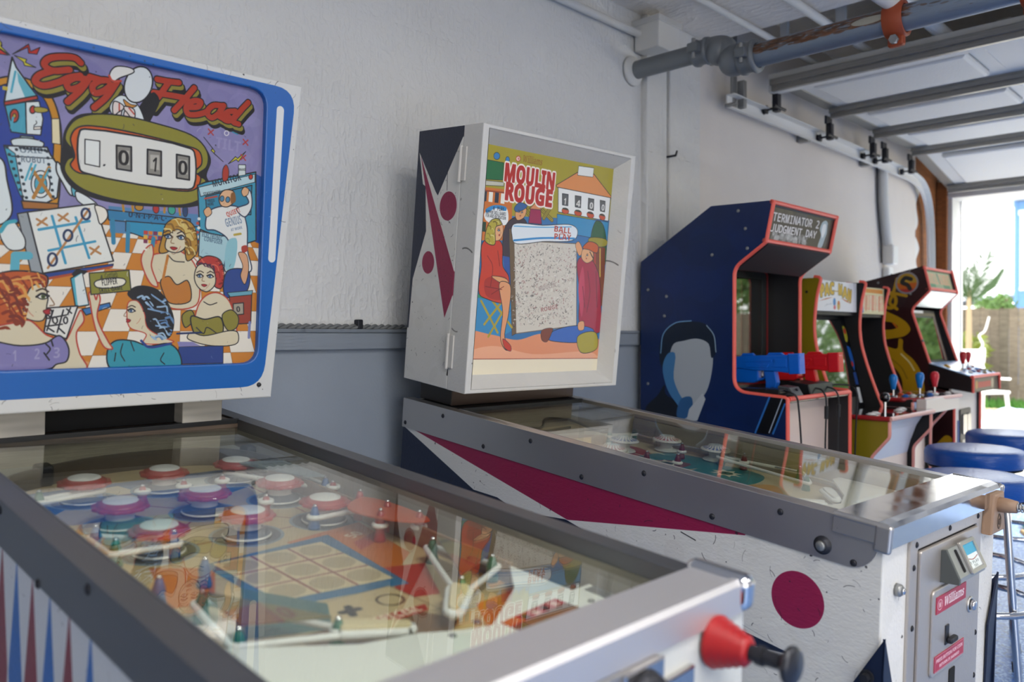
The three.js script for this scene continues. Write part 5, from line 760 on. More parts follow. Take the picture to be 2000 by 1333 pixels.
const edging = (line, x) => tube(dense(line).map(([z, y]) => [x, y, z]), 0.0095, false, dense(line).length * 2, 8);
function cabinet(label, T, yaw) {
  const g = thing('arcade_cabinet', label, 'arcade machine', [T[0], 0, T[2]], yaw * deg);
  return [g, (n, geo, mat, parent, lab) => { const q = Array.isArray(geo) ? merge(geo) : geo; if (parent) return part(n, q, mat, parent, lab); const m = part(n, q, mat, g, lab); m.position.y = T[1]; return m; }];
}
function joystick(P, x, y, z, mat, k = 1) { const s = P('joystick', [rod([x, y, z], [x, y + 0.045 * k, z], 0.005), lathe([[0, 0], [0.02, 0], [0.018, 0.004], [0, 0.006]], [x, y, z])], M.chrome); P('joystick_handle', lathe([[0, 0.03], [0.009, 0.03], [0.0125, 0.05], [0.018, 0.072], [0.017, 0.088], [0.01, 0.097], [0, 0.099]].map(([r, h]) => [r * k, h * k]), [x, y, z]), mat, s); }
function button(P, x, y, z, mat, r = 0.014) { P('button', lathe([[0, 0.009], [r * 0.55, 0.009], [r * 0.7, 0.006], [r * 0.72, 0.004], [r, 0.004], [r * 1.15, 0], [0, 0]], [x, y, z], [0, 1, 0], 20), mat); }
const artMat = (t, r = 0.3) => std('#ffffff', r, { map: t });
const darkBoard = std('#1a1a1d', 0.5), bezelBlack = std('#131417', 0.35);

// ---- the navy light-gun cabinet
const gunT = [2.845, 1.566, -1.436];
{
  const W = 0.58, [g, P] = cabinet('tall navy arcade cabinet with coral edging and a faceless portrait on its side', gunT, -0.43), F0 = -gunT[1];
  const outer = [[-0.557, F0], [-0.557, -0.042], [-0.225, 0.156], [0.031, 0.15], [0, 0, 0.004], [-0.13, -0.088, 0.035], [-0.13, -0.566, 0.06], [0.086, -0.58, 0.006], [0.09, F0]], line = fillet(outer, 0.004);
  const art = canvasTex(620, 1568, (k, w, H) => {
    const gr = '#0b2352'; k.fillStyle = gr; k.fillRect(0, 0, w, H); mottle(k, w, H, 120, 101, ['#0d2a63', '#091d46'], 30, 90, 0.35);
    // plain bust: dark hair, grey and blue planes, dark collar
    poly(k, '#0c1420', smooth(pairs([46,736, 98,689, 128,649, 132,683, 198,717, 230,770, 41,774]), 4).flat()); 
    poly(k, '#a7aeb4', smooth(pairs([114,533, 132,476, 219,457, 303,475, 327,529, 323,601, 303,665, 266,713, 251,765, 198,769, 187,718, 143,668, 123,608]), 4).flat());
    poly(k, '#101e30', smooth(pairs([110,574, 105,514, 123,457, 158,427, 230,417, 299,428, 331,468, 340,529, 323,547, 311,497, 266,479, 208,487, 167,498, 145,551, 128,593]), 4).flat());
    poly(k, '#3f77a8', smooth(pairs([119,580, 145,532, 172,532, 167,625, 198,689, 224,715, 215,757, 181,718, 141,668]), 4).flat());
    poly(k, '#2d5c8c', smooth(pairs([198,698, 241,689, 245,732, 215,768, 181,765]), 4).flat()); stroke(k, '#6f9dc4', 4, [110,533, 123,461, 171,423, 240,415]); stroke(k, '#8fa6b8', 4, [303,432, 331,466, 340,525]); poly(k, '#b8bec2', [232,733, 287,672, 299,693, 266,771, 220,782]);
    // slanting stripes low on the side
    poly(k, '#0b0c10', [547,671, 597,673, 597,710, 543,799, 495,796]); for (const a of [[541,673, 490,796], [595,693, 554,794]]) stroke(k, '#2f6fb4', 6, a, false); stroke(k, '#a9b4c4', 4, [586,674, 540,792], false);
  });
  const sideM = std('#ffffff', 0.35, { map: art }), shade = std('#101a30', 0.45);
  const l = P('side_panel', puv(side(line, 0, 0.018, 0), 2, -0.58, -0.58 + 620 / 900, 1, 0.17 - 1568 / 900, 0.17), sideM), r = P('side_panel', side(line, W - 0.018, W, 0), darkBoard);
  const edge = fillet(outer.slice(3), 0.004); P('edge_molding', edging(edge, 0.009), M.trimRed, l); P('edge_molding', edging(edge, W - 0.009), M.trimRed, r);
  for (const [z, y] of [[-0.108, 0.125], [-0.078, 0.055], [-0.07, -0.02], [-0.22, -0.035], [-0.52, -0.16], [-0.43, -0.19], [-0.44, -0.27], [-0.52, -0.55]]) P('screw', lathe([[0, 0.003], [0.005, 0.002], [0.007, 0], [0, 0]], [0, y, z], [-1, 0, 0], 12), M.galv, l);
  P('top_panel', [bx(0.018, W - 0.018, 0.13, 0.148, -0.22, 0.028, 0.001), xf(bx(0.018, W - 0.018, -0.018, 0, -0.387, 0, 0.001), [0, 0.15, -0.225], -Math.atan2(0.198, 0.332))], shade);
  P('back_panel', bx(0.018, W - 0.018, F0 + 0.03, -0.045, -0.55, -0.532, 0), darkBoard); P('base', bx(0.018, W - 0.018, F0 + 0.0, F0 + 0.1, -0.54, 0.05, 0), darkBoard);
  const tilt = Math.atan2(0.031, 0.15), mq = (geo) => xf(geo, [0, 0, 0], tilt);
  const title = canvasTex(1024, 280, (k, w, H) => {
    k.fillStyle = '#0f1013'; k.fillRect(0, 0, w, H); mottle(k, w, 110, 26, 103, ['#34353a', '#1c2f52', '#4a4034'], 20, 50, 0.5); mottle(k, 560, 0, 0, 1, ['#fff'], 1, 1, 1); k.save(); k.translate(60, 215); mottle(k, 560, 50, 60, 104, ['#c9cccf', '#8a8d90'], 14, 30, 0.7); k.restore();
    words(k, 'TERMINATOR 2', [30, 130, 790, 118], 64, '#cdd0d6', 'bold monospace', '#5a4046', 6); words(k, 'JUDGMENT DAY', [26, 214, 770, 204], 60, '#d9dade', 'bold monospace', '#4a3a40', 6);
    poly(k, '#9fb6c0', smooth(pairs([830, 60, 900, 40, 950, 90, 930, 190, 900, 270, 830, 270, 850, 170, 810, 120]), 4).flat()); poly(k, '#dfe6e8', smooth(pairs([850, 80, 900, 70, 915, 130, 880, 190, 850, 150]), 4).flat()); poly(k, '#26343c', smooth(pairs([930, 60, 985, 120, 960, 260, 930, 260, 945, 160]), 4).flat());
  });
  const mk = P('marquee', mq(puv(bx(0.02, W - 0.02, 0.012, 0.142, -0.02, -0.004, 0), 0, 0.02, W - 0.02, 1, 0.01, 0.144)), phys('#ffffff', 0.3, { map: title, clearcoat: 0.15, clearcoatRoughness: 0.05 }));
  P('marquee_trim', [mq(rod([0.0, 0.148, -0.002], [W, 0.148, -0.002], 0.0085)), mq(rod([0.0, 0.004, -0.002], [W, 0.004, -0.002], 0.0085))], M.trimRed, mk); P('marquee_frame', mq(bx(W - 0.045, W - 0.018, 0.012, 0.142, -0.019, -0.0035, 0)), bezelBlack, mk);
  P('speaker_panel', xf(bx(0.018, W - 0.018, -0.012, 0, -0.155, 0, 0), [0, 0.0, 0], -Math.atan2(0.088, 0.13)), darkBoard);
  const bz = P('screen_bezel', bx(0.018, W - 0.018, -0.57, -0.085, -0.285, -0.27, 0), bezelBlack); P('monitor_frame', face(roundRect(0.06, 0.52, -0.5, -0.075, 0.01), -0.272, -0.262, 0.003, [roundRect(0.09, 0.49, -0.46, -0.105, 0.008)]), std('#22262a', 0.4), bz); P('monitor_screen', bx(0.085, 0.495, -0.465, -0.1, -0.268, -0.264, 0), M.screen, bz); P('red_line', face(roundRect(0.028, 0.552, -0.56, -0.068, 0.02), -0.2695, -0.266, 0, [roundRect(0.036, 0.544, -0.552, -0.076, 0.018)]), std('#a01820', 0.4), bz); P('instruction_card', bx(0.1, 0.2, -0.5, -0.485, -0.262, -0.26, 0), M.whitePlastic, bz);
  P('screen_glass', bx(0.018, W - 0.018, -0.565, -0.06, -0.245, -0.242, 0), M.glass, bz);
  const dk = P('control_deck', xf(bx(0.018, W - 0.018, -0.02, 0, 0, 0.33, 0.002), [0, -0.562, -0.24], Math.atan2(0.016, 0.32)), std('#17181b', 0.25)); P('deck_trim', rod([0.018, -0.583, 0.088], [W - 0.018, -0.583, 0.088], 0.009), M.trimRed, dk);
  P('gun_tray', face([[0.02, -0.568], [0.1, -0.566], [0.1, -0.55], [0.02, -0.55]], -0.12, 0.05, 0.004), M.black, dk); P('gun_rest', side([[0.0, -0.575], [0.075, -0.577], [0.055, -0.545], [0.01, -0.54]], 0.09, 0.17, 0.003), std('#4a4d50', 0.4), dk); P('gun_rest', side([[0.0, -0.575], [0.07, -0.577], [0.06, -0.54], [-0.02, -0.53]], 0.24, 0.46, 0.004), M.black, dk); P('screw', [rod([0.13, -0.555, 0.064], [0.13, -0.552, 0.068], 0.006)], M.darkIron, dk);
  P('front_panel', bx(0.018, W - 0.018, F0 + 0.1, -0.59, -0.018, 0.0, 0), M.peach); P('kick_panel', bx(0.018, W - 0.018, F0 + 0.02, F0 + 0.1, -0.03, -0.01, 0), M.black);
}
// ---- the two toy-coloured light guns lying on it
function lightGun(label, mat, x, dz, cables) {
  const t = thing('light_gun', label, 'light gun', [gunT[0], 0, gunT[2]], -0.43 * deg), up = (m) => { m.position.y = gunT[1]; return m; };
  const s = (p, x0, x1, b = 0.004) => side(p.map(([z, y]) => [z + dz, y]), x + x0, x + x1, b);
  const body = up(part('gun_body', [s([[-0.2, -0.436], [-0.15, -0.43], [0.0, -0.424], [0.078, -0.42], [0.082, -0.43], [0.08, -0.492], [0.03, -0.492], [-0.02, -0.487], [-0.1, -0.487], [-0.2, -0.478]], -0.022, 0.022), s([[-0.19, -0.478], [-0.09, -0.478], [-0.09, -0.525], [-0.11, -0.536], [-0.19, -0.536], [-0.195, -0.52]], -0.016, 0.016)], mat, t));
  part('barrel', rod([x, -0.455, dz - 0.19], [x, -0.455, dz - 0.235], 0.016, 0.014), mat, body);
  part('shoulder_piece', s([[0.035, -0.418], [0.08, -0.416], [0.084, -0.494], [0.04, -0.497]], -0.025, 0.025), mat, body); part('top_ridge', s([[-0.17, -0.432], [-0.16, -0.42], [-0.12, -0.419], [-0.11, -0.428]], -0.008, 0.008, 0.002), mat, body); part('top_ridge', [s([[-0.06, -0.428], [-0.05, -0.416], [0.0, -0.415], [0.01, -0.424]], -0.008, 0.008, 0.002)], mat, body);
  for (const q of [[[-0.15, -0.446], [-0.03, -0.442], [-0.03, -0.45], [-0.15, -0.454]], [[-0.02, -0.44], [0.03, -0.438], [0.03, -0.47], [-0.02, -0.472]], [[-0.14, -0.462], [-0.04, -0.46], [-0.05, -0.474], [-0.14, -0.474]]]) part('side_rib', s(q, -0.0245, 0.0245, 0.001), mat, body);
  up(part('pistol_grip', s([[-0.068, -0.486], [-0.022, -0.486], [-0.012, -0.53], [-0.018, -0.556], [-0.06, -0.56], [-0.06, -0.53]], -0.015, 0.015), mat, t)); up(part('trigger_guard', tube([[x, -0.488, dz - 0.068], [x, -0.516, dz - 0.072], [x, -0.52, dz - 0.09], [x, -0.515, dz - 0.095]], 0.005), mat, t)); up(part('trigger', tube([[x, -0.488, dz - 0.076], [x, -0.5, dz - 0.079], [x, -0.508, dz - 0.076]], 0.004), M.whitePlastic, t));
  for (const [x0, x1, fer] of cables) {
    const c = up(part('gun_cable', tube([[x, -0.552, dz - 0.05], [x0, -0.556, 0.06], [x0, -0.572, 0.1], [x0 + 0.01, -0.62, 0.106], [(x0 + x1) / 2 + 0.006, -0.75, 0.1], [x1, -0.95, 0.096], [x1 - 0.02, -1.2, 0.1]], 0.0035, false, 80), M.rubberBlack, t)); if (fer) part('ferrite_bead', rod([x0 + 0.011, -0.625, 0.106], [x0 + 0.013, -0.675, 0.104], 0.008, 0.007), M.rubberBlack, c);
  }
}
lightGun('bright blue plastic light gun lying on the navy cabinet', phys('#0863cc', 0.32, { clearcoat: 0.3 }), 0.14, 0, [[0.05, 0.127, 0], [0.29, 0.31, 1]]);
lightGun('red plastic light gun lying beside the blue one', phys('#d01a1c', 0.32, { clearcoat: 0.3 }), 0.4, 0.04, [[0.405, 0.43, 1], [0.592, 0.6, 0]]);

// ---- three low cabinets with curved fronts or slanted heads
const curve = (F0, top = 0.004, back = -0.42) => [[back, F0], [back, top], [0.0, top - 0.004, 0.02], [-0.021, -0.083, 0.05], [-0.032, -0.2, 0.08], [-0.025, -0.29, 0.07], [0.0, -0.38, 0.08], [0.038, -0.49, 0.08], [0.078, -0.592, 0.004]];
function curvedCabinet(label, T, yaw, o) {
  const W = 0.5, [g, P] = cabinet(label, T, yaw), F0 = -T[1], y = o.deckY, low = [[o.lz, y - 0.085, 0.006], [o.lz - 0.075, y - 0.175, 0.02], [o.lz - 0.08, F0]];
  const outer = [...curve(F0, 0.004, o.back ?? -0.42), [o.lz, y - 0.005, 0.004], ...low], line = fillet(outer, 0.004);
  const l = P('side_panel', side(line, 0, 0.018), o.side), r = P('side_panel', side(line, W - 0.018, W), o.sideR ?? std('#0d0d0f', 0.75)), e1 = fillet([[-0.03, 0.004], ...curve(F0).slice(2)], 0.02), e2 = fillet([[o.lz, y - 0.02], ...low], 0.01);
  for (const [p, x] of [[l, 0.009], [r, W - 0.009]]) { P('edge_molding', edging(e1, x), M.trimRed, p); P('edge_molding', edging(e2, x), std('#e59a8c', 0.4), p); }  // lower edging uses a paler red: strong light put into its colour
  P('screw', rod([-0.001, -0.06, -0.06], [-0.003, -0.06, -0.06], 0.006), M.darkIron, l);
  P('top_panel', bx(0.018, W - 0.018, -0.018, -0.004, (o.back ?? -0.42) + 0.01, o.mz - 0.02, 0), darkBoard); P('back_panel', bx(0.018, W - 0.018, F0, -0.02, (o.back ?? -0.42), (o.back ?? -0.42) + 0.018, 0), darkBoard);
  const mz = o.mz; P('marquee', puv(bx(0.02, W - 0.02, -0.142, -0.003, mz - 0.02, mz, 0.002), 0, 0.02, W - 0.02, 1, -0.142, -0.003), artMat(o.marquee, 0.3)); P('marquee_ledge', bx(0.018, W - 0.018, -0.158, -0.143, mz - 0.2, mz - 0.012, 0), darkBoard);
  // leaning screen behind its bezel
  const a = Math.atan2(0.09, 0.37), sc = (geo) => xf(geo, [0, -0.155, o.sz ?? -0.105], -a), bz = P('screen_bezel', sc(bx(0.018, W - 0.018, -0.46, 0.01, -0.012, 0, 0)), bezelBlack);
  P('monitor_screen', sc(bx(0.05, W - 0.07, -0.4, -0.02, 0, 0.004, 0.003)), o.screen ?? M.screen, bz); if (o.bezelArt) P('bezel_art', sc(puv(bx(W - 0.09, W - 0.02, -0.45, -0.02, 0.0, 0.0015, 0), 0, W - 0.09, W - 0.02, 1, -0.45, -0.02)), artMat(o.bezelArt, 0.3), bz);
  const d = P('control_deck', plate(o.deck, y - 0.018, y, 0.001), o.deckMat); const pts = o.deck.map((p) => [p[0], y - 0.01, p[1]]); for (let i = 0; i < pts.length; i++) { const A = pts[i], B = pts[(i + 1) % pts.length]; if (Math.max(A[2], B[2]) > 0.06) P('deck_edge', rod(A, B, 0.0105, 0.0105, 10), A[0] < 0.01 && B[0] < 0.1 ? std('#9c1f22', 0.35) : std('#ddaaa0', 0.35), d); }
  const pr = [[o.lz - 0.022, y - 0.018], [o.lz - 0.03, y - 0.03], [o.lz - 0.057, y - 0.074], [o.lz - 0.083, y - 0.147], [o.lz - 0.097, y - 0.203]];
  P('front_panel', side([...pr, ...pr.map(([z, h]) => [z - 0.014, h]).reverse()], 0.018, W - 0.018), std('#dcdce4', 0.35)); P('lower_panel', bx(0.018, W - 0.018, F0, y - 0.203, o.lz - 0.112, o.lz - 0.098, 0), M.peach);
  return P;
}
{
  const P = curvedCabinet('mustard yellow arcade cabinet with a white marquee, next to the navy one', [3.512, 1.469, -1.513], -1.5, {
    side: std('#86760f', 0.45), deckY: -0.588, lz: 0.292, mz: -0.04, deckMat: phys('#15161a', 0.12, { clearcoat: 1 }), deck: [[-0.004, 0.06], [-0.004, 0.3], [0.504, 0.3], [0.504, 0.06]],
    screen: phys('#15181a', 0.05, { clearcoat: 1 }),
    marquee: canvasTex(1024, 296, (k, w, H) => {
      k.fillStyle = '#e4e4e6'; k.fillRect(0, 0, w, H); const L = 'PAC-MAN', xs = [205, 315, 425, 535, 620, 730, 838], ys = [150, 132, 116, 96, 112, 136, 166], hs = [110, 104, 104, 24, 96, 96, 110];
      [...L].forEach((c, i) => { const a = [xs[i] - 55, ys[i] + 10, xs[i] + 50, ys[i] + 10 + (i - 3) * 5]; words(k, c, a, hs[i], '#c9a227', 'bold sans-serif', '#7f7a6a', 22); words(k, c, a, hs[i], '#d1aa2c', 'bold sans-serif', '#c9a227', 10); });
      poly(k, '#b8632c', [110, 205, 300, 170, 440, 158, 300, 182]); poly(k, '#b8632c', [620, 160, 760, 178, 880, 214, 740, 190]); oval(k, '#2f7fc0', [480, 205, 512, 205, 480, 246]); oval(k, '#c8566a', [486, 256, 514, 256, 486, 278]); oval(k, '#c2a04a', [580, 235, 616, 235, 580, 282]); oval(k, '#c8682f', [586, 212, 610, 212, 586, 232]); for (let i = 0; i < 3; i++) stroke(k, '#c4c4c8', 4, [250 + i * 20, 250 - i * 12, 420, 214 + i * 8], false);
    }),
    bezelArt: canvasTex(96, 640, (k) => { k.fillStyle = '#0c0d12'; k.fillRect(0, 0, 96, 640); oval(k, '#a8a02c', [50, 110, 80, 110, 50, 170]); oval(k, '#b8302c', [56, 90, 74, 90, 56, 112]); blob(k, '#1f5cae', [30, 200, 70, 210, 84, 330, 60, 380, 40, 300]); oval(k, '#b8302c', [56, 330, 70, 330, 56, 350]); k.fillStyle = '#2a4a8a'; k.fillRect(34, 390, 44, 90); k.fillStyle = '#d9dde0'; k.fillRect(30, 500, 44, 110); }),
  });
  for (const [x, z] of [[0.03, 0.21], [0.1, 0.2], [0.31, 0.22], [0.4, 0.2]]) button(P, x, -0.588, z, M.whitePlastic, 0.019); const s = P('joystick', rod([0.23, -0.588, 0.19], [0.23, -0.54, 0.19], 0.006), M.chrome); P('joystick_ball', new THREE.SphereGeometry(0.022, 24, 16).translate(0.23, -0.525, 0.19), phys('#0e0e10', 0.15, { clearcoat: 1 }), s);
}
{
  const P = curvedCabinet('black arcade cabinet with an orange and cream marquee between the yellow and maroon cabinets', [4.1, 1.469, -1.607], -1, {
    side: std('#17181b', 0.45), deckY: -0.55, lz: 0.285, mz: -0.022, back: -0.37, sz: -0.16, deckMat: phys('#5d5f66', 0.2, { clearcoat: 0.8 }), deck: [[-0.004, 0.05], [-0.004, 0.24], [0.06, 0.32], [0.5, 0.352], [0.504, 0.05]],
    marquee: canvasTex(512, 160, (k, w, H) => { k.fillStyle = '#d9cfa2'; k.fillRect(0, 0, w, H); k.fillStyle = '#d88a32'; k.fillRect(190, 8, 300, 24); poly(k, '#3a78b8', [150, 60, 180, 40, 210, 150, 170, 158]); poly(k, '#e6ead8', [120, 20, 170, 20, 160, 150, 130, 150]); words(k, 'RAMPAGE', [200, 128, 500, 134], 84, '#e6b8a0', 'bold serif', '#cf5a2a', 5); for (let i = 0; i < 9; i++) stroke(k, ['#e2e0d4', '#c8452a', '#e8c4ac'][i % 3], 9, [214 + i * 32, 50, 208 + i * 33, 140], false); }),
  });
  P('front_apron', bx(0.02, 0.5, -0.625, -0.555, 0.3, 0.345, 0.004), std('#dcd3cb', 0.4));
  const blue = phys('#1478c8', 0.3), red = phys('#d8303c', 0.3), or = std('#d8541c', 0.35), bl = std('#1d6ac0', 0.35); joystick(P, 0.06, -0.55, 0.18, blue, 1.1); joystick(P, 0.26, -0.55, 0.235, blue, 1.15); joystick(P, 0.4, -0.55, 0.26, red, 1.15);
  for (const [x, z, m] of [[0.09, 0.16, or], [0.13, 0.14, or], [0.19, 0.17, or], [0.3, 0.17, or], [0.11, 0.22, bl], [0.3, 0.27, bl], [0.15, 0.24, M.whitePlastic], [0.34, 0.28, M.whitePlastic], [0.44, 0.25, red], [0.47, 0.3, M.whitePlastic], [0.46, 0.22, M.whitePlastic]]) button(P, x, -0.55, z, m, 0.016);
}
{
  const T = [4.823, 1.466, -1.47], W = 0.5, [g, P] = cabinet('maroon arcade cabinet with a yellow ribbon and round emblem, beside the garage opening', T, -0.4), F0 = -T[1];
  const outer = [[-0.5, F0], [-0.5, 0.025], [-0.029, 0.132], [0.003, -0.002, 0.004], [-0.095, -0.105, 0.03], [0.005, -0.41], [0.005, -0.53], [0.126, -0.56], [0.126, F0]], line = fillet(outer, 0.004);
  const art = canvasTex(1024, 1536, (k, w, H) => {
    k.fillStyle = '#2d1012'; k.fillRect(0, 0, w, H); mottle(k, w, 330, 30, 111, ['#36282a'], 40, 60, 0.5); const Y = '#b58a12';
    for (const a of [[280,111, 254,213, 234,272, 281,315], [241,203, 340,227]]) stroke(k, Y, 20, a);
    oval(k, null, [234,258, 274,259, 234,307], Y, 22); blob(k, Y, [160,305, 224,334, 294,370, 347,412, 367,457, 334,494, 258,512, 161,516, 160,459, 248,453, 288,436, 255,408, 160,382]); stroke(k, '#c4641c', 12, [258,411, 281,439]); blob(k, Y, [161,544, 228,571, 282,581, 295,515, 318,522, 321,591, 387,655, 435,738, 458,846, 452,982, 336,1058, 322,887, 309,777, 256,703, 161,663]); stroke(k, '#d8c890', 10, [308,618, 361,672, 393,726]); stroke(k, Y, 60, [596,1172, 503,1281]); stroke(k, '#a8501a', 10, [426,820, 420,984]); stroke(k, '#8a6a12', 8, [249,654, 309,708, 348,782]);
    const a = [343,141, 407,144, 343,213], R = 0.057 * 1200; k.save(); k.beginPath(); k.arc(a[0], a[1], R, 0, 7); k.fillStyle = '#b8902a'; k.fill(); k.clip(); k.fillStyle = '#c9641c'; k.fillRect(a[0] - R, a[1], 2 * R, R); k.fillStyle = '#b0342c'; k.fillRect(a[0] - R, a[1] + R * 0.6, 2 * R, R); k.restore();
    stroke(k, '#2a2826', 26, [a[0] + 26, a[1] - 24, a[0] - 10, a[1] - 34, a[0] - 30, a[1] - 4, a[0] + 4, a[1] + 14, a[0] + 20, a[1] + 40]); k.beginPath(); k.arc(a[0], a[1], R, 0, 7); k.strokeStyle = '#8d8a90'; k.lineWidth = 11; k.stroke();
  });
  const uv = (geo) => puv(geo, 2, -0.4, -0.4 + 1024 / 1200, 1, 0.16 - 1536 / 1200, 0.16);
  const l = P('side_panel', uv(side(line, 0, 0.018)), std('#ffffff', 0.35, { map: art })), r = P('side_panel', side(line, W - 0.018, W), std('#14161c', 0.4)), e = fillet(outer.slice(2, 6), 0.004), e2 = [[0.126, -0.57], [0.126, F0]];
  for (const [p, x] of [[l, 0.009], [r, W - 0.009]]) { P('edge_molding', edging(e, x), M.trimRed, p); P('edge_molding', edging(e2, x), M.trimRed, p); }
  for (const [z, y] of [[-0.27, 0.05], [-0.1, 0.112], [-0.095, -0.02], [-0.03, -0.28], [0.19, -0.515]]) P('screw', lathe([[0, 0.003], [0.005, 0.002], [0.007, 0], [0, 0]], [0, y, z], [-1, 0, 0], 12), M.galv, l);
  P('top_panel', xf(bx(0.018, W - 0.018, -0.018, 0, -0.475, 0, 0), [0, 0.13, -0.029], -Math.atan2(0.107, 0.471)), darkBoard); P('back_panel', bx(0.018, W - 0.018, F0, 0.02, -0.5, -0.482, 0), darkBoard);
  const ti = -Math.atan2(0.032, 0.134), mq = (geo) => xf(geo, [0, 0, 0.0], ti), mk = P('marquee', mq(puv(bx(0.02, W - 0.05, 0.018, 0.118, -0.02, -0.004, 0), 0, 0.02, W - 0.05, 1, 0.018, 0.118)), artMat(canvasTex(768, 200, (k, w, H) => { k.fillStyle = '#98a074'; k.fillRect(0, 0, w, H); poly(k, '#3f7a50', [60, 150, 240, 140, 250, 190, 70, 196]); poly(k, '#3f7a50', [480, 150, 700, 150, 690, 196, 500, 196]); words(k, 'MORTAL', [40, 150, 350, 150], 116, '#cf7a4a', 'bold serif', '#e0b08a', 6); words(k, 'KOMBAT', [400, 150, 730, 150], 116, '#cf7a4a', 'bold serif', '#e0b08a', 6); poly(k, '#2a201c', [340, 20, 370, 24, 410, 150, 396, 150]); }), 0.3));
  P('marquee_trim', [mq(bx(0, W, 0.118, 0.134, -0.02, 0.004, 0.003)), mq(bx(0, W, 0.0, 0.017, -0.02, 0.004, 0.003))], M.trimRed, mk); P('marquee_end', mq(bx(W - 0.05, W - 0.018, 0.017, 0.118, -0.02, -0.004, 0)), bezelBlack, mk);
  const sp = P('light_panel', xf(bx(0.018, W - 0.018, -0.008, 0, -0.115, 0, 0), [0, -0.002, 0], -Math.atan2(0.1, 0.098)), std('#b9cdd6', 0.25, { metalness: 0.4 })); P('black_bar', bx(0.02, W - 0.02, -0.125, -0.106, -0.15, -0.112, 0), M.black, sp); P('white_strip', bx(0.03, 0.25, -0.123, -0.108, -0.113, -0.108, 0), M.whitePlastic, sp);
  const a = Math.atan2(0.072, 0.265), sc = (geo) => xf(geo, [0, -0.12, -0.112], -a), bz = P('screen_bezel', sc(bx(0.018, W - 0.018, -0.305, 0.01, -0.012, 0, 0)), bezelBlack); P('monitor_screen', sc(bx(0.03, W - 0.1, -0.28, -0.03, 0, 0.004, 0.003)), M.screen, bz); P('bezel_strip', sc(bx(0.02, W - 0.05, -0.02, 0.0, 0, 0.003, 0)), std('#6a5a3a', 0.5), bz); P('bezel_side', sc(bx(W - 0.1, W - 0.06, -0.29, -0.02, 0, 0.0035, 0)), std('#5a4434', 0.5), bz);
  // control box stands out in front
  const dy = Math.atan2(0.07, 0.22), dt = canvasTex(512, 256, (k, w, H) => { k.fillStyle = '#8fb4dc'; k.fillRect(0, 0, w, H); mottle(k, w, H, 60, 113, ['#b8d2ee', '#5f8cc4', '#d8e4f2'], 10, 40, 0.6); poly(k, '#c8a030', smooth(pairs([40, 80, 150, 60, 190, 130, 80, 160]), 4).flat()); });
  const box = P('control_box', side([[0.0, -0.405], [0.216, -0.475], [0.22, -0.556], [0.0, -0.522]], -0.004, 0.514, 0.002), std('#191314', 0.4)), top = (geo) => xf(geo, [0, -0.403, 0], dy); P('control_top', top(puv(bx(0.0, 0.51, -0.001, 0.004, 0.0, 0.226, 0.001), 0, 0, 0.51, 2, 0.226, 0)), artMat(dt, 0.2), box);
  P('box_trim', [top(rod([-0.004, 0.001, 0.228], [0.514, 0.001, 0.228], 0.009)), rod([0, -0.478, 0.222], [0, -0.556, 0.222], 0.007), rod([0.51, -0.478, 0.222], [0.51, -0.556, 0.222], 0.007)], M.trimRed, box);
  P('front_label', puv(bx(0.03, 0.4, -0.55, -0.482, 0.219, 0.2225, 0), 0, 0.03, 0.4, 1, -0.55, -0.482), artMat(canvasTex(256, 64, (k) => { k.fillStyle = '#6b5f4e'; k.fillRect(0, 0, 256, 64); k.fillStyle = '#b5382e'; k.fillRect(40, 18, 170, 30); oval(k, '#c08a3a', [22, 32, 36, 32, 22, 54]); oval(k, '#b8a88a', [230, 32, 246, 32, 230, 58]); }), 0.4), box);
  const yy = (z) => -0.4 - 0.07 * (z / 0.22), red = phys('#b81c24', 0.3); joystick(P, 0.19, yy(0.12), 0.12, red, 1.0); joystick(P, 0.36, yy(0.1), 0.1, red, 0.9);
  [[0.06, 0.08, '#c89a20'], [0.1, 0.06, '#c89a20'], [0.23, 0.16, '#2a5ab0'], [0.26, 0.13, '#b03028'], [0.29, 0.17, '#b03028'], [0.33, 0.19, '#a8862c'], [0.4, 0.15, '#8a3a2c'], [0.44, 0.16, '#8a7a3c'], [0.43, 0.1, '#8a3a2c'], [0.48, 0.18, '#8a7a3c'], [0.14, 0.17, '#e4e2dc'], [0.37, 0.14, '#2a5ab0']].forEach(([x, z, c]) => button(P, x, yy(z), z, std(c, 0.35), 0.014));
  const fp = P('front_panel', bx(0.018, W - 0.018, F0, -0.54, 0.1, 0.112, 0), std('#d5cdc6', 0.4)); const cd = P('coin_door', face(roundRect(0.15, 0.34, -1.0, -0.66, 0.01), 0.112, 0.12, 0.002), M.black, fp); P('coin_slot', [face(roundRect(0.18, 0.25, -0.8, -0.69, 0.01), 0.12, 0.128, 0.002)], M.steel, fp); P('coin_slot', [face(roundRect(0.26, 0.32, -0.8, -0.69, 0.01), 0.12, 0.128, 0.002)], M.steel, fp); P('price_label', bx(0.18, 0.32, -0.96, -0.83, 0.12, 0.122, 0), std('#d9cdb8', 0.5), fp); P('blue_label', bx(0.12, 0.15, -0.86, -0.72, 0.112, 0.115, 0), std('#1c4a8c', 0.5), fp);
}
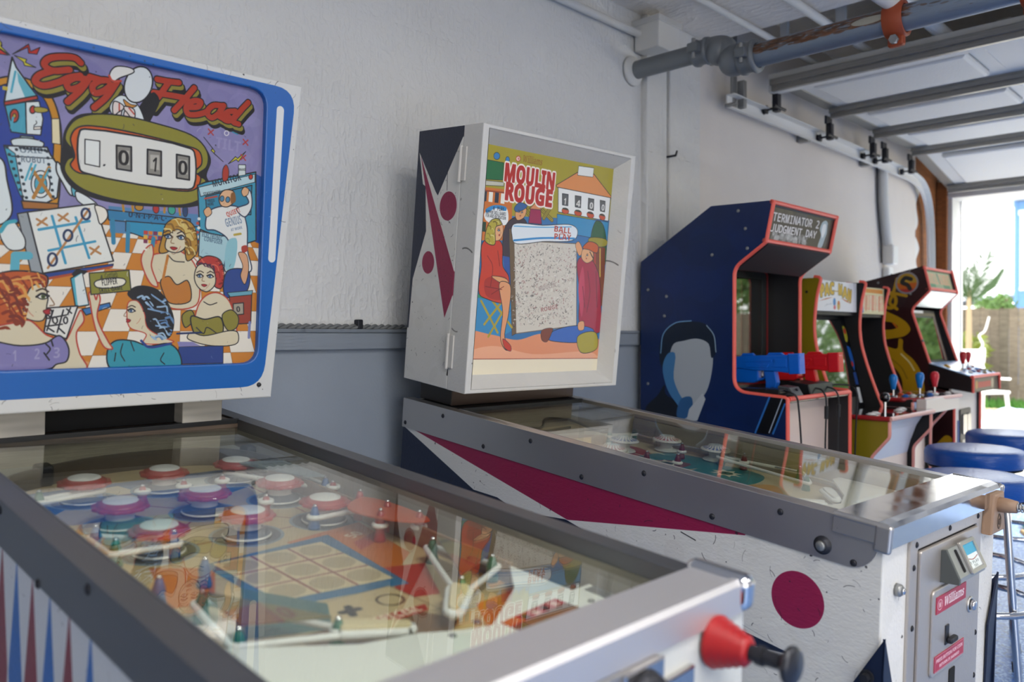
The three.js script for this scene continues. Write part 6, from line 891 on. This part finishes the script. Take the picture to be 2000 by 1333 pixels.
// ---------------------------------------------------------------- bar stools
{
  const vinyl = phys('#0a4a9e', 0.3, { bumpMap: rep(paintBump, 2), bumpScale: 0.001 }), o = thing('bar_stool', 'blue vinyl bar stool closest to the cream pinball machine, lowest of the three in view', 'bar stool', [3.215, 0, -0.835], -0.541, 'blue bar stools'), H = 0.73;
  part('seat', lathe([[0, 0.0], [0.1, -0.001], [0.155, -0.004], [0.174, -0.009], [0.182, -0.018], [0.184, -0.03], [0.183, -0.064], [0.177, -0.073], [0, -0.076]], [0, H, 0], [0, 1, 0], 56), vinyl, o); part('seat_welt', new THREE.TorusGeometry(0.179, 0.0045, 8, 64).rotateX(Math.PI / 2).translate(0, H - 0.068, 0), vinyl, o); part('seat_pan', lathe([[0, -0.03], [0.1, -0.025], [0.17, -0.004], [0.17, 0.004], [0, 0.0]], [0, H - 0.08, 0], [0, 1, 0], 40), M.darkIron, o);
  for (let k = 0; k < 4; k++) { const a = (k * Math.PI) / 2, c = Math.cos(a), s = Math.sin(a), l = part('leg', tube([[0.11 * c, H - 0.09, 0.11 * s], [0.142 * c, H - 0.1, 0.142 * s], [0.15 * c, H - 0.14, 0.15 * s], [0.165 * c, 0.4, 0.165 * s], [0.2 * c, 0.03, 0.2 * s]], 0.0125, false, 40, 12, 0.3), M.chrome, o); part('foot', rod([0.2 * c, 0.035, 0.2 * s], [0.204 * c, 0, 0.204 * s], 0.016), M.rubberBlack, l); }
  part('foot_ring', new THREE.TorusGeometry(0.2, 0.0115, 10, 72).rotateX(Math.PI / 2).translate(0, 0.29, 0), M.chrome, o); part('brace', [rod([0.15, H - 0.12, 0], [-0.15, H - 0.12, 0], 0.008), rod([0, H - 0.12, 0.15], [0, H - 0.12, -0.15], 0.008)], M.chrome, o);
  for (const [p, turn, lab] of [[[3.7, 0.035, -0.952], -0.541, 'blue vinyl bar stool in the middle of the three, overlapped by the closer seat'], [[4.449, 0.03, -0.996], -0.55, 'blue vinyl bar stool farthest back, closest to the garage opening']]) { const c = o.clone(); c.name = numbered('bar_stool'); c.position.set(p[0], 0, p[2]); c.rotation.y = turn; c.userData.label = lab; c.children.forEach((m) => { if (m.name.startsWith('seat')) m.position.y = p[1]; }); scene.add(c); }
}
// ---------------------------------------------------------------- garden hose on the floor by the opening
{
  const t = thing('garden_hose', 'green and white garden hose looped on the floor near the opening', 'hose'), pt = [];
  for (let i = 0; i <= 90; i++) { const a = i * 0.21; pt.push([5.95 + (0.34 + 0.02 * Math.sin(i)) * Math.cos(a) + i * 0.002, 0.014 + 0.006 * (i % 3) + i * 0.0002, -0.98 + (0.26 + 0.02 * Math.cos(i * 1.7)) * Math.sin(a)]); }
  pt.push([6.4, 0.02, -0.7], [6.8, 0.015, -0.5], [7.2, 0.0, -0.55], [8.2, -0.02, -0.8]); part('hose', tube(pt, 0.011, false, 700, 8), phys('#17a06a', 0.4), t); part('connector', rod([5.6, 0.03, -1.16], [5.68, 0.03, -1.2], 0.016), std('#c9a86a', 0.4, { metalness: 0.4 }), t);
}

// ---------------------------------------------------------------- outdoors, through the garage opening
{
  const gb = dataTex(256, 256, (u, v) => { const k = 0.8 + 0.2 * n32(u * 32, v * 32) + 0.08 * n8(u * 8, v * 8) - 0.05; return [k, k * 0.985, k * 0.95]; });
  struct('ground', muv(mergeGeometries([bx(XE + 0.25, 60, -0.4, -0.03, -40, 40, 0), bx(-40, XE + 0.25, -0.4, -0.03, ZF + 0.15, 40, 0)])), std('#c9bfae', 0.95, { map: rep(gb, 0.5) }));
  // stepping slabs
  const slabs = thing('paving_path', 'pale paving slabs laid in the sand in front of the fence', 'paving', [10, -0.03, 0]); const sm = std('#d3cdc2', 0.9, { map: rep(gb, 1) });
  for (let i = 0; i < 6; i++) for (let j = 0; j < 4; j++) part('slab', muv(bx(-1.2 + j * 0.85, -0.4 + j * 0.85, 0, 0.035, -4 + i * 0.85, -3.2 + i * 0.85, 0.01)), sm, slabs);
  struct('planting_bed', muv(bx(14.2, 16, -0.1, 0.07, -12, 14, 0.02)), std('#b9a98c', 1, { map: rep(gb, 0.7) }));
  const r = rng(201), blade = new THREE.ConeGeometry(0.012, 0.14, 3).translate(0, 0.07, 0), grass = new THREE.InstancedMesh(blade, std('#4f7a2c', 0.8), 9000), d = new THREE.Object3D();
  for (let i = 0; i < 9000; i++) { d.position.set(14.3 + r() * 0.8, 0.06, -9 + r() * 20); d.rotation.set((r() - 0.5) * 0.8, r() * 6, (r() - 0.5) * 0.8); d.scale.setScalar(0.6 + r() * 0.8); d.updateMatrix(); grass.setMatrixAt(i, d.matrix); grass.setColorAt(i, new THREE.Color().setHSL(0.25 + 0.04 * r(), 0.5, 0.5 + 0.3 * r())); }
  grass.name = 'grass'; grass.castShadow = grass.receiveShadow = true; tag(grass, 'strip of short green grass along the foot of the fence', 'grass'); grass.userData.kind = 'stuff'; scene.add(grass);
  // white edging stones
  const stone = new THREE.IcosahedronGeometry(0.09, 1), sp = stone.attributes.position; for (let i = 0; i < sp.count; i++) { const k = 0.85 + 0.3 * n8(sp.getX(i) * 30, sp.getY(i) * 30 + sp.getZ(i) * 11); sp.setXYZ(i, sp.getX(i) * k, sp.getY(i) * 0.6 * k, sp.getZ(i) * k); } stone.computeVertexNormals();
  const sm2 = std('#e4ded4', 0.9); const s0 = part('edging_stone', stone, sm2, scene); s0.name = numbered('edging_stone'); tag(s0, 'pale rounded stone in the row edging the grass strip', 'stone', 'stones edging the grass'); s0.position.set(14.15, 0.0, -4.9);
  for (let i = 1; i < 12; i++) { const c = s0.clone(); c.name = numbered('edging_stone'); c.position.set(14.1 + r() * 0.06, 0.0, -4.9 + i * 0.21); c.rotation.y = r() * 6; c.scale.setScalar(0.75 + 0.3 * r()); scene.add(c); }
  // the fence, board by board
  const f = thing('wooden_fence', 'weathered grey-brown fence of upright boards along the back of the yard', 'fence', [15.5, 0, 0]), tones = ['#85796a', '#7a6f61', '#8e8272', '#736a5c'].map((c) => std(c, 0.95, { map: rep(plank, 3, 1) }));
  for (let i = 0; i < 120; i++) { const z = -7.6 + i * 0.142, h = 1.645 + 0.02 * r(), dx = 0.008 * r(); part('plank', muv(bx(dx, dx + 0.022, 0.08, h, z, z + 0.137, 0.002), 1, false), tones[Math.floor(r() * 4)], f); }
  for (const y of [0.3, 1.35]) part('rail', bx(0.025, 0.07, y, y + 0.09, -7.6, 9.4, 0.004), tones[1], f); for (let i = 0; i < 8; i++) part('post', bx(0.03, 0.12, 0, 1.6, -7.6 + i * 2.4, -7.5 + i * 2.4, 0.004), tones[3], f);
  // the blue house beyond
  const h = thing('blue_house', 'pale blue clapboard house with white trimmed windows beyond the fence', 'house', [22, 0, -1.2]), hb = std('#6a94cc', 0.8), wt = std('#dfe6ee', 0.6), X = 0;
  for (let i = 0; i < 21; i++) part('clapboard', xf(bx(-0.012, 0.012, 0, 0.21, -3.62, 5, 0.002), [0, 0.02 + i * 0.205, 0], 0, 0, 0.06), hb, h); part('wall_core', bx(0.015, 6, 0, 4.35, -3.58, 5, 0), hb, h); part('corner_board', bx(-0.03, 0.03, 0, 4.35, -3.64, -3.56, 0.004), hb, h);
  for (const z of [-3.47, -1.2, 1.4]) { const w = part('window', [bx(-0.05, 0.02, 2.24, 2.32, z - 0.06, z + 1.06, 0.004), bx(-0.05, 0.02, 4.0, 4.12, z - 0.08, z + 1.08, 0.004), bx(-0.04, 0.02, 2.3, 4.02, z - 0.05, z + 0.03, 0.004), bx(-0.04, 0.02, 2.3, 4.02, z + 0.97, z + 1.05, 0.004), bx(-0.04, 0.02, 3.12, 3.2, z, z + 1, 0.004)], wt, h); part('pane', bx(-0.02, -0.012, 2.32, 3.12, z + 0.03, z + 0.97, 0), phys('#44688f', 0.05, { clearcoat: 1 }), w); part('pane', bx(-0.02, -0.012, 3.2, 4.0, z + 0.03, z + 0.97, 0), phys('#44688f', 0.05, { clearcoat: 1 }), w); }
  part('eave', bx(-0.35, 6.2, 4.35, 4.48, -3.9, 5.3, 0.01), wt, h); part('roof', side([[-3.95, 4.48], [0.75, 6.2], [5.35, 4.48]], -0.3, 6.2), std('#8d9096', 0.9), h);
  const sh = thing('garden_shed', 'low white roofed shed showing just over the fence', 'shed', [26, 0, -8]); part('wall', bx(0, 3, 0, 1.9, -2.6, 2.6, 0), wt, sh); part('roof', side([[-2.9, 1.85], [2.9, 2.35], [2.9, 2.43], [-2.9, 1.93]], -0.3, 3.3), std('#e2e3e4', 0.7), sh);
  // trees
  const leaf = new THREE.BufferGeometry(); leaf.setAttribute('position', new THREE.Float32BufferAttribute([0, 0, 0, 0.035, 0.06, 0.01, 0, 0.14, 0, 0, 0, 0, 0, 0.14, 0, -0.035, 0.06, 0.01], 3)); leaf.setAttribute('uv', new THREE.Float32BufferAttribute([0.5, 0, 1, 0.5, 0.5, 1, 0.5, 0, 0.5, 1, 0, 0.5], 2)); leaf.computeVertexNormals();
  const lm = phys('#7d9a55', 0.7, { transmission: 0.35, thickness: 0, side: THREE.DoubleSide });
  function tree(label, x, z, y0, R, n, seed, scale = 2) {
    const t = thing('leafy_tree', label, 'tree', [x, 0, z]), q = rng(seed); part('trunk', tube([[0, -0.1, 0], [0.05, y0 * 0.5, 0.04], [0, y0, 0], [0.1, y0 + R, 0.1]], 0.09), std('#7d6a55', 0.95), t);
    for (let i = 0; i < 5; i++) part('branch', tube([[0, y0 * 0.8, 0], [R * 0.4 * Math.cos(i * 1.3), y0 + R * 0.3, R * 0.4 * Math.sin(i * 1.3)], [R * 0.8 * Math.cos(i * 1.3), y0 + R * 0.5, R * 0.8 * Math.sin(i * 1.3)]], 0.03), t.children[0].material, t);
    const m = new THREE.InstancedMesh(leaf, lm, n); for (let i = 0; i < n; i++) { const a = q() * 6.28, b = Math.acos(2 * q() - 1), c = R * Math.cbrt(q()) * (0.8 + 0.4 * Math.sin(3 * a) * Math.sin(2 * b)); d.position.set(c * Math.sin(b) * Math.cos(a), y0 + R * 0.4 + c * 0.8 * Math.cos(b), c * Math.sin(b) * Math.sin(a)); d.rotation.set(q() * 6, q() * 6, q() * 6); d.scale.setScalar(scale * (0.6 + 0.8 * q())); d.updateMatrix(); m.setMatrixAt(i, d.matrix); m.setColorAt(i, new THREE.Color().setHSL(0.22 + 0.05 * q(), 0.35, 0.55 + 0.35 * q())); }
    m.name = 'foliage'; m.userData.kind = 'stuff'; m.castShadow = true; t.add(m);
  }
  tree('bushy green tree over the fence beside the blue house', 19.5, -4.6, 1.55, 0.45, 2000, 301, 0.6);
  tree('broad tree far across the yard, mirrored in the game screens', 19, 3, 2.4, 2.4, 9000, 305, 1.6); tree('tall tree beyond the fence to the side of the opening', 20, 8, 2.6, 2.8, 9000, 307, 1.6); tree('round tree behind the fence farther along', 18, 12.5, 2.2, 2.2, 8000, 309, 1.6);
  // young palm
  const p = thing('palm_tree', 'slender young palm with upright feathery fronds against the white sky', 'palm', [14.6, -0.1, -3.845]), pm = std('#3d5530', 0.7, { side: THREE.DoubleSide }), tm = std('#a48f70', 0.9);
  p.scale.setScalar(1.081); part('trunk', lathe([[0.075, 0], [0.05, 0.2], [0.045, 0.9], [0.035, 1.6], [0.025, 1.95], [0, 2.0]], [0, -0.03, 0], [0, 1, 0], 14), tm, p);
  [[0.02, -0.1, 2.78], [0.05, 0.5, 2.78], [0, 0.24, 2.45], [0.3, 0.34, 2.2], [-0.2, -0.2, 2.3], [0.1, 0.28, 2.05], [-0.3, 0.1, 2.2], [0.05, -0.24, 2.05]].forEach(([ex, ez, ey], i) => {
    const c = new THREE.CatmullRomCurve3([V([0, 1.55 + 0.03 * i, 0]), V([ex * 0.4, 1.55 + (ey - 1.55) * 0.55, ez * 0.35]), V([ex, ey, ez])]), list = [new THREE.TubeGeometry(c, 16, 0.007, 6)], N = 26;
    for (let k = 3; k < N; k++) for (const s of [-1, 1]) { const a = c.getPoint(k / N), tg = c.getTangent(k / N), L = 0.22 * Math.sin((Math.PI * k) / N) + 0.06, e = a.clone().addScaledVector(tg, L * 0.75).add(V([s * L * 0.35, -0.02, s * L * 0.55])), m = a.clone().lerp(e, 0.5).add(V([0, 0.012, 0])), wv = tg.clone().multiplyScalar(0.011); const gg = new THREE.BufferGeometry(), P6 = [a, m.clone().add(wv), e, a, e, m.clone().sub(wv)].flatMap((v) => [v.x, v.y, v.z]); gg.setAttribute('position', new THREE.Float32BufferAttribute(P6, 3)); gg.setAttribute('uv', new THREE.Float32BufferAttribute(new Float32Array(12), 2)); gg.computeVertexNormals(); list.push(gg); }
    part('frond', list, pm, p);
  });
  // bright shrub and a white bird-neck ornament at the foot of the palm
  { const t = thing('yellow_shrub', 'yellow-green shrub in front of the fence beside the palm', 'shrub', [14.95, 0.07, -4.05]), q = rng(401), m = new THREE.InstancedMesh(leaf, phys('#7f8a34', 0.7, { transmission: 0.3, thickness: 0, side: THREE.DoubleSide }), 700); for (let i = 0; i < 700; i++) { d.position.set((q() - 0.5) * 0.4, 0.25 + q() * 0.85, (q() - 0.5) * 0.6); d.rotation.set(q() * 6, q() * 6, q() * 6); d.scale.setScalar(0.8 + q()); d.updateMatrix(); m.setMatrixAt(i, d.matrix); } m.name = 'foliage'; m.userData.kind = 'stuff'; part('stem', [tube([[0, 0, 0], [0.03, 0.4, 0.05], [0, 0.9, 0.1]], 0.015), tube([[0, 0, 0], [-0.03, 0.4, -0.1], [0, 0.8, -0.2]], 0.012)], tm, t); t.add(m); }
  single('garden_ornament', [tube([[14.5, 0.05, -3.69], [14.5, 0.85, -3.69], [14.5, 1.05, -3.62], [14.5, 1.2, -3.67], [14.5, 1.28, -3.59], [14.5, 1.5, -3.53]], 0.014, false, 60), lathe([[0, 0], [0.05, 0.05], [0.07, 0.2], [0.03, 0.36], [0, 0.42]], [14.5, 0.62, -3.71], [0, 1, 0.3])], M.whitePlastic, 'white curved garden ornament with a long thin neck against the fence', 'ornament');
  { const t = thing('garden_chair', 'white plastic garden chair with a broad leaning back, out in the sun', 'chair', [13.6, -0.03, -3.42], -0.55), w = M.whitePlastic; part('backrest', xf(bx(-0.33, 0.33, 0, 0.5, -0.015, 0.015, 0.012), [0, 0.55, -0.2], -0.35), w, t); part('seat', bx(-0.28, 0.28, 0.38, 0.42, -0.22, 0.26, 0.012), w, t); for (const [x, z] of [[-0.24, -0.2], [0.24, -0.2], [-0.24, 0.22], [0.24, 0.22]]) part('leg', rod([x, 0.4, z], [x * 1.1, 0, z * 1.15], 0.028, 0.022), w, t); for (const x of [-0.29, 0.29]) part('armrest', bx(x - 0.025, x + 0.025, 0.58, 0.61, -0.24, 0.24, 0.01), w, t); }
  for (const [z, lab] of [[-3.62, 'small solar garden light on a stake by the fence'], [-1.2, 'solar garden light farther along the grass']]) { const t = thing('garden_light', lab, 'garden light', [14.9, 0.06, z]); part('stake', rod([0, 0, 0], [0, 0.2, 0], 0.012), M.darkIron, t); part('lens', lathe([[0.03, 0], [0.06, 0.06], [0.06, 0.14], [0, 0.15]], [0, 0.19, 0]), std('#b9bcc0', 0.2, { metalness: 0.3 }), t); part('cap', lathe([[0.07, 0], [0.06, 0.02], [0, 0.035]], [0, 0.33, 0]), M.darkIron, t); }
  { const t = thing('folded_tarp', 'crumpled pale blue-grey tarpaulin lying on the ground by the grass', 'tarpaulin', [12.75, 0.006, -2.72]), gg = new THREE.PlaneGeometry(1.2, 0.8, 40, 30).rotateX(-Math.PI / 2), q = gg.attributes.position; for (let i = 0; i < q.count; i++) { const x = q.getX(i), z = q.getZ(i), e = Math.max(0, 1 - (x / 0.6) ** 2) * Math.max(0, 1 - (z / 0.4) ** 2); q.setY(i, 0.01 + e ** 0.4 * (0.08 + 0.13 * n8(x * 4, z * 5) + 0.05 * n16(x * 14, z * 11))); } gg.computeVertexNormals(); part('sheet', gg, std('#b9c6d6', 0.5, { side: THREE.DoubleSide }), t); }
}
renderer.render(scene, camera);
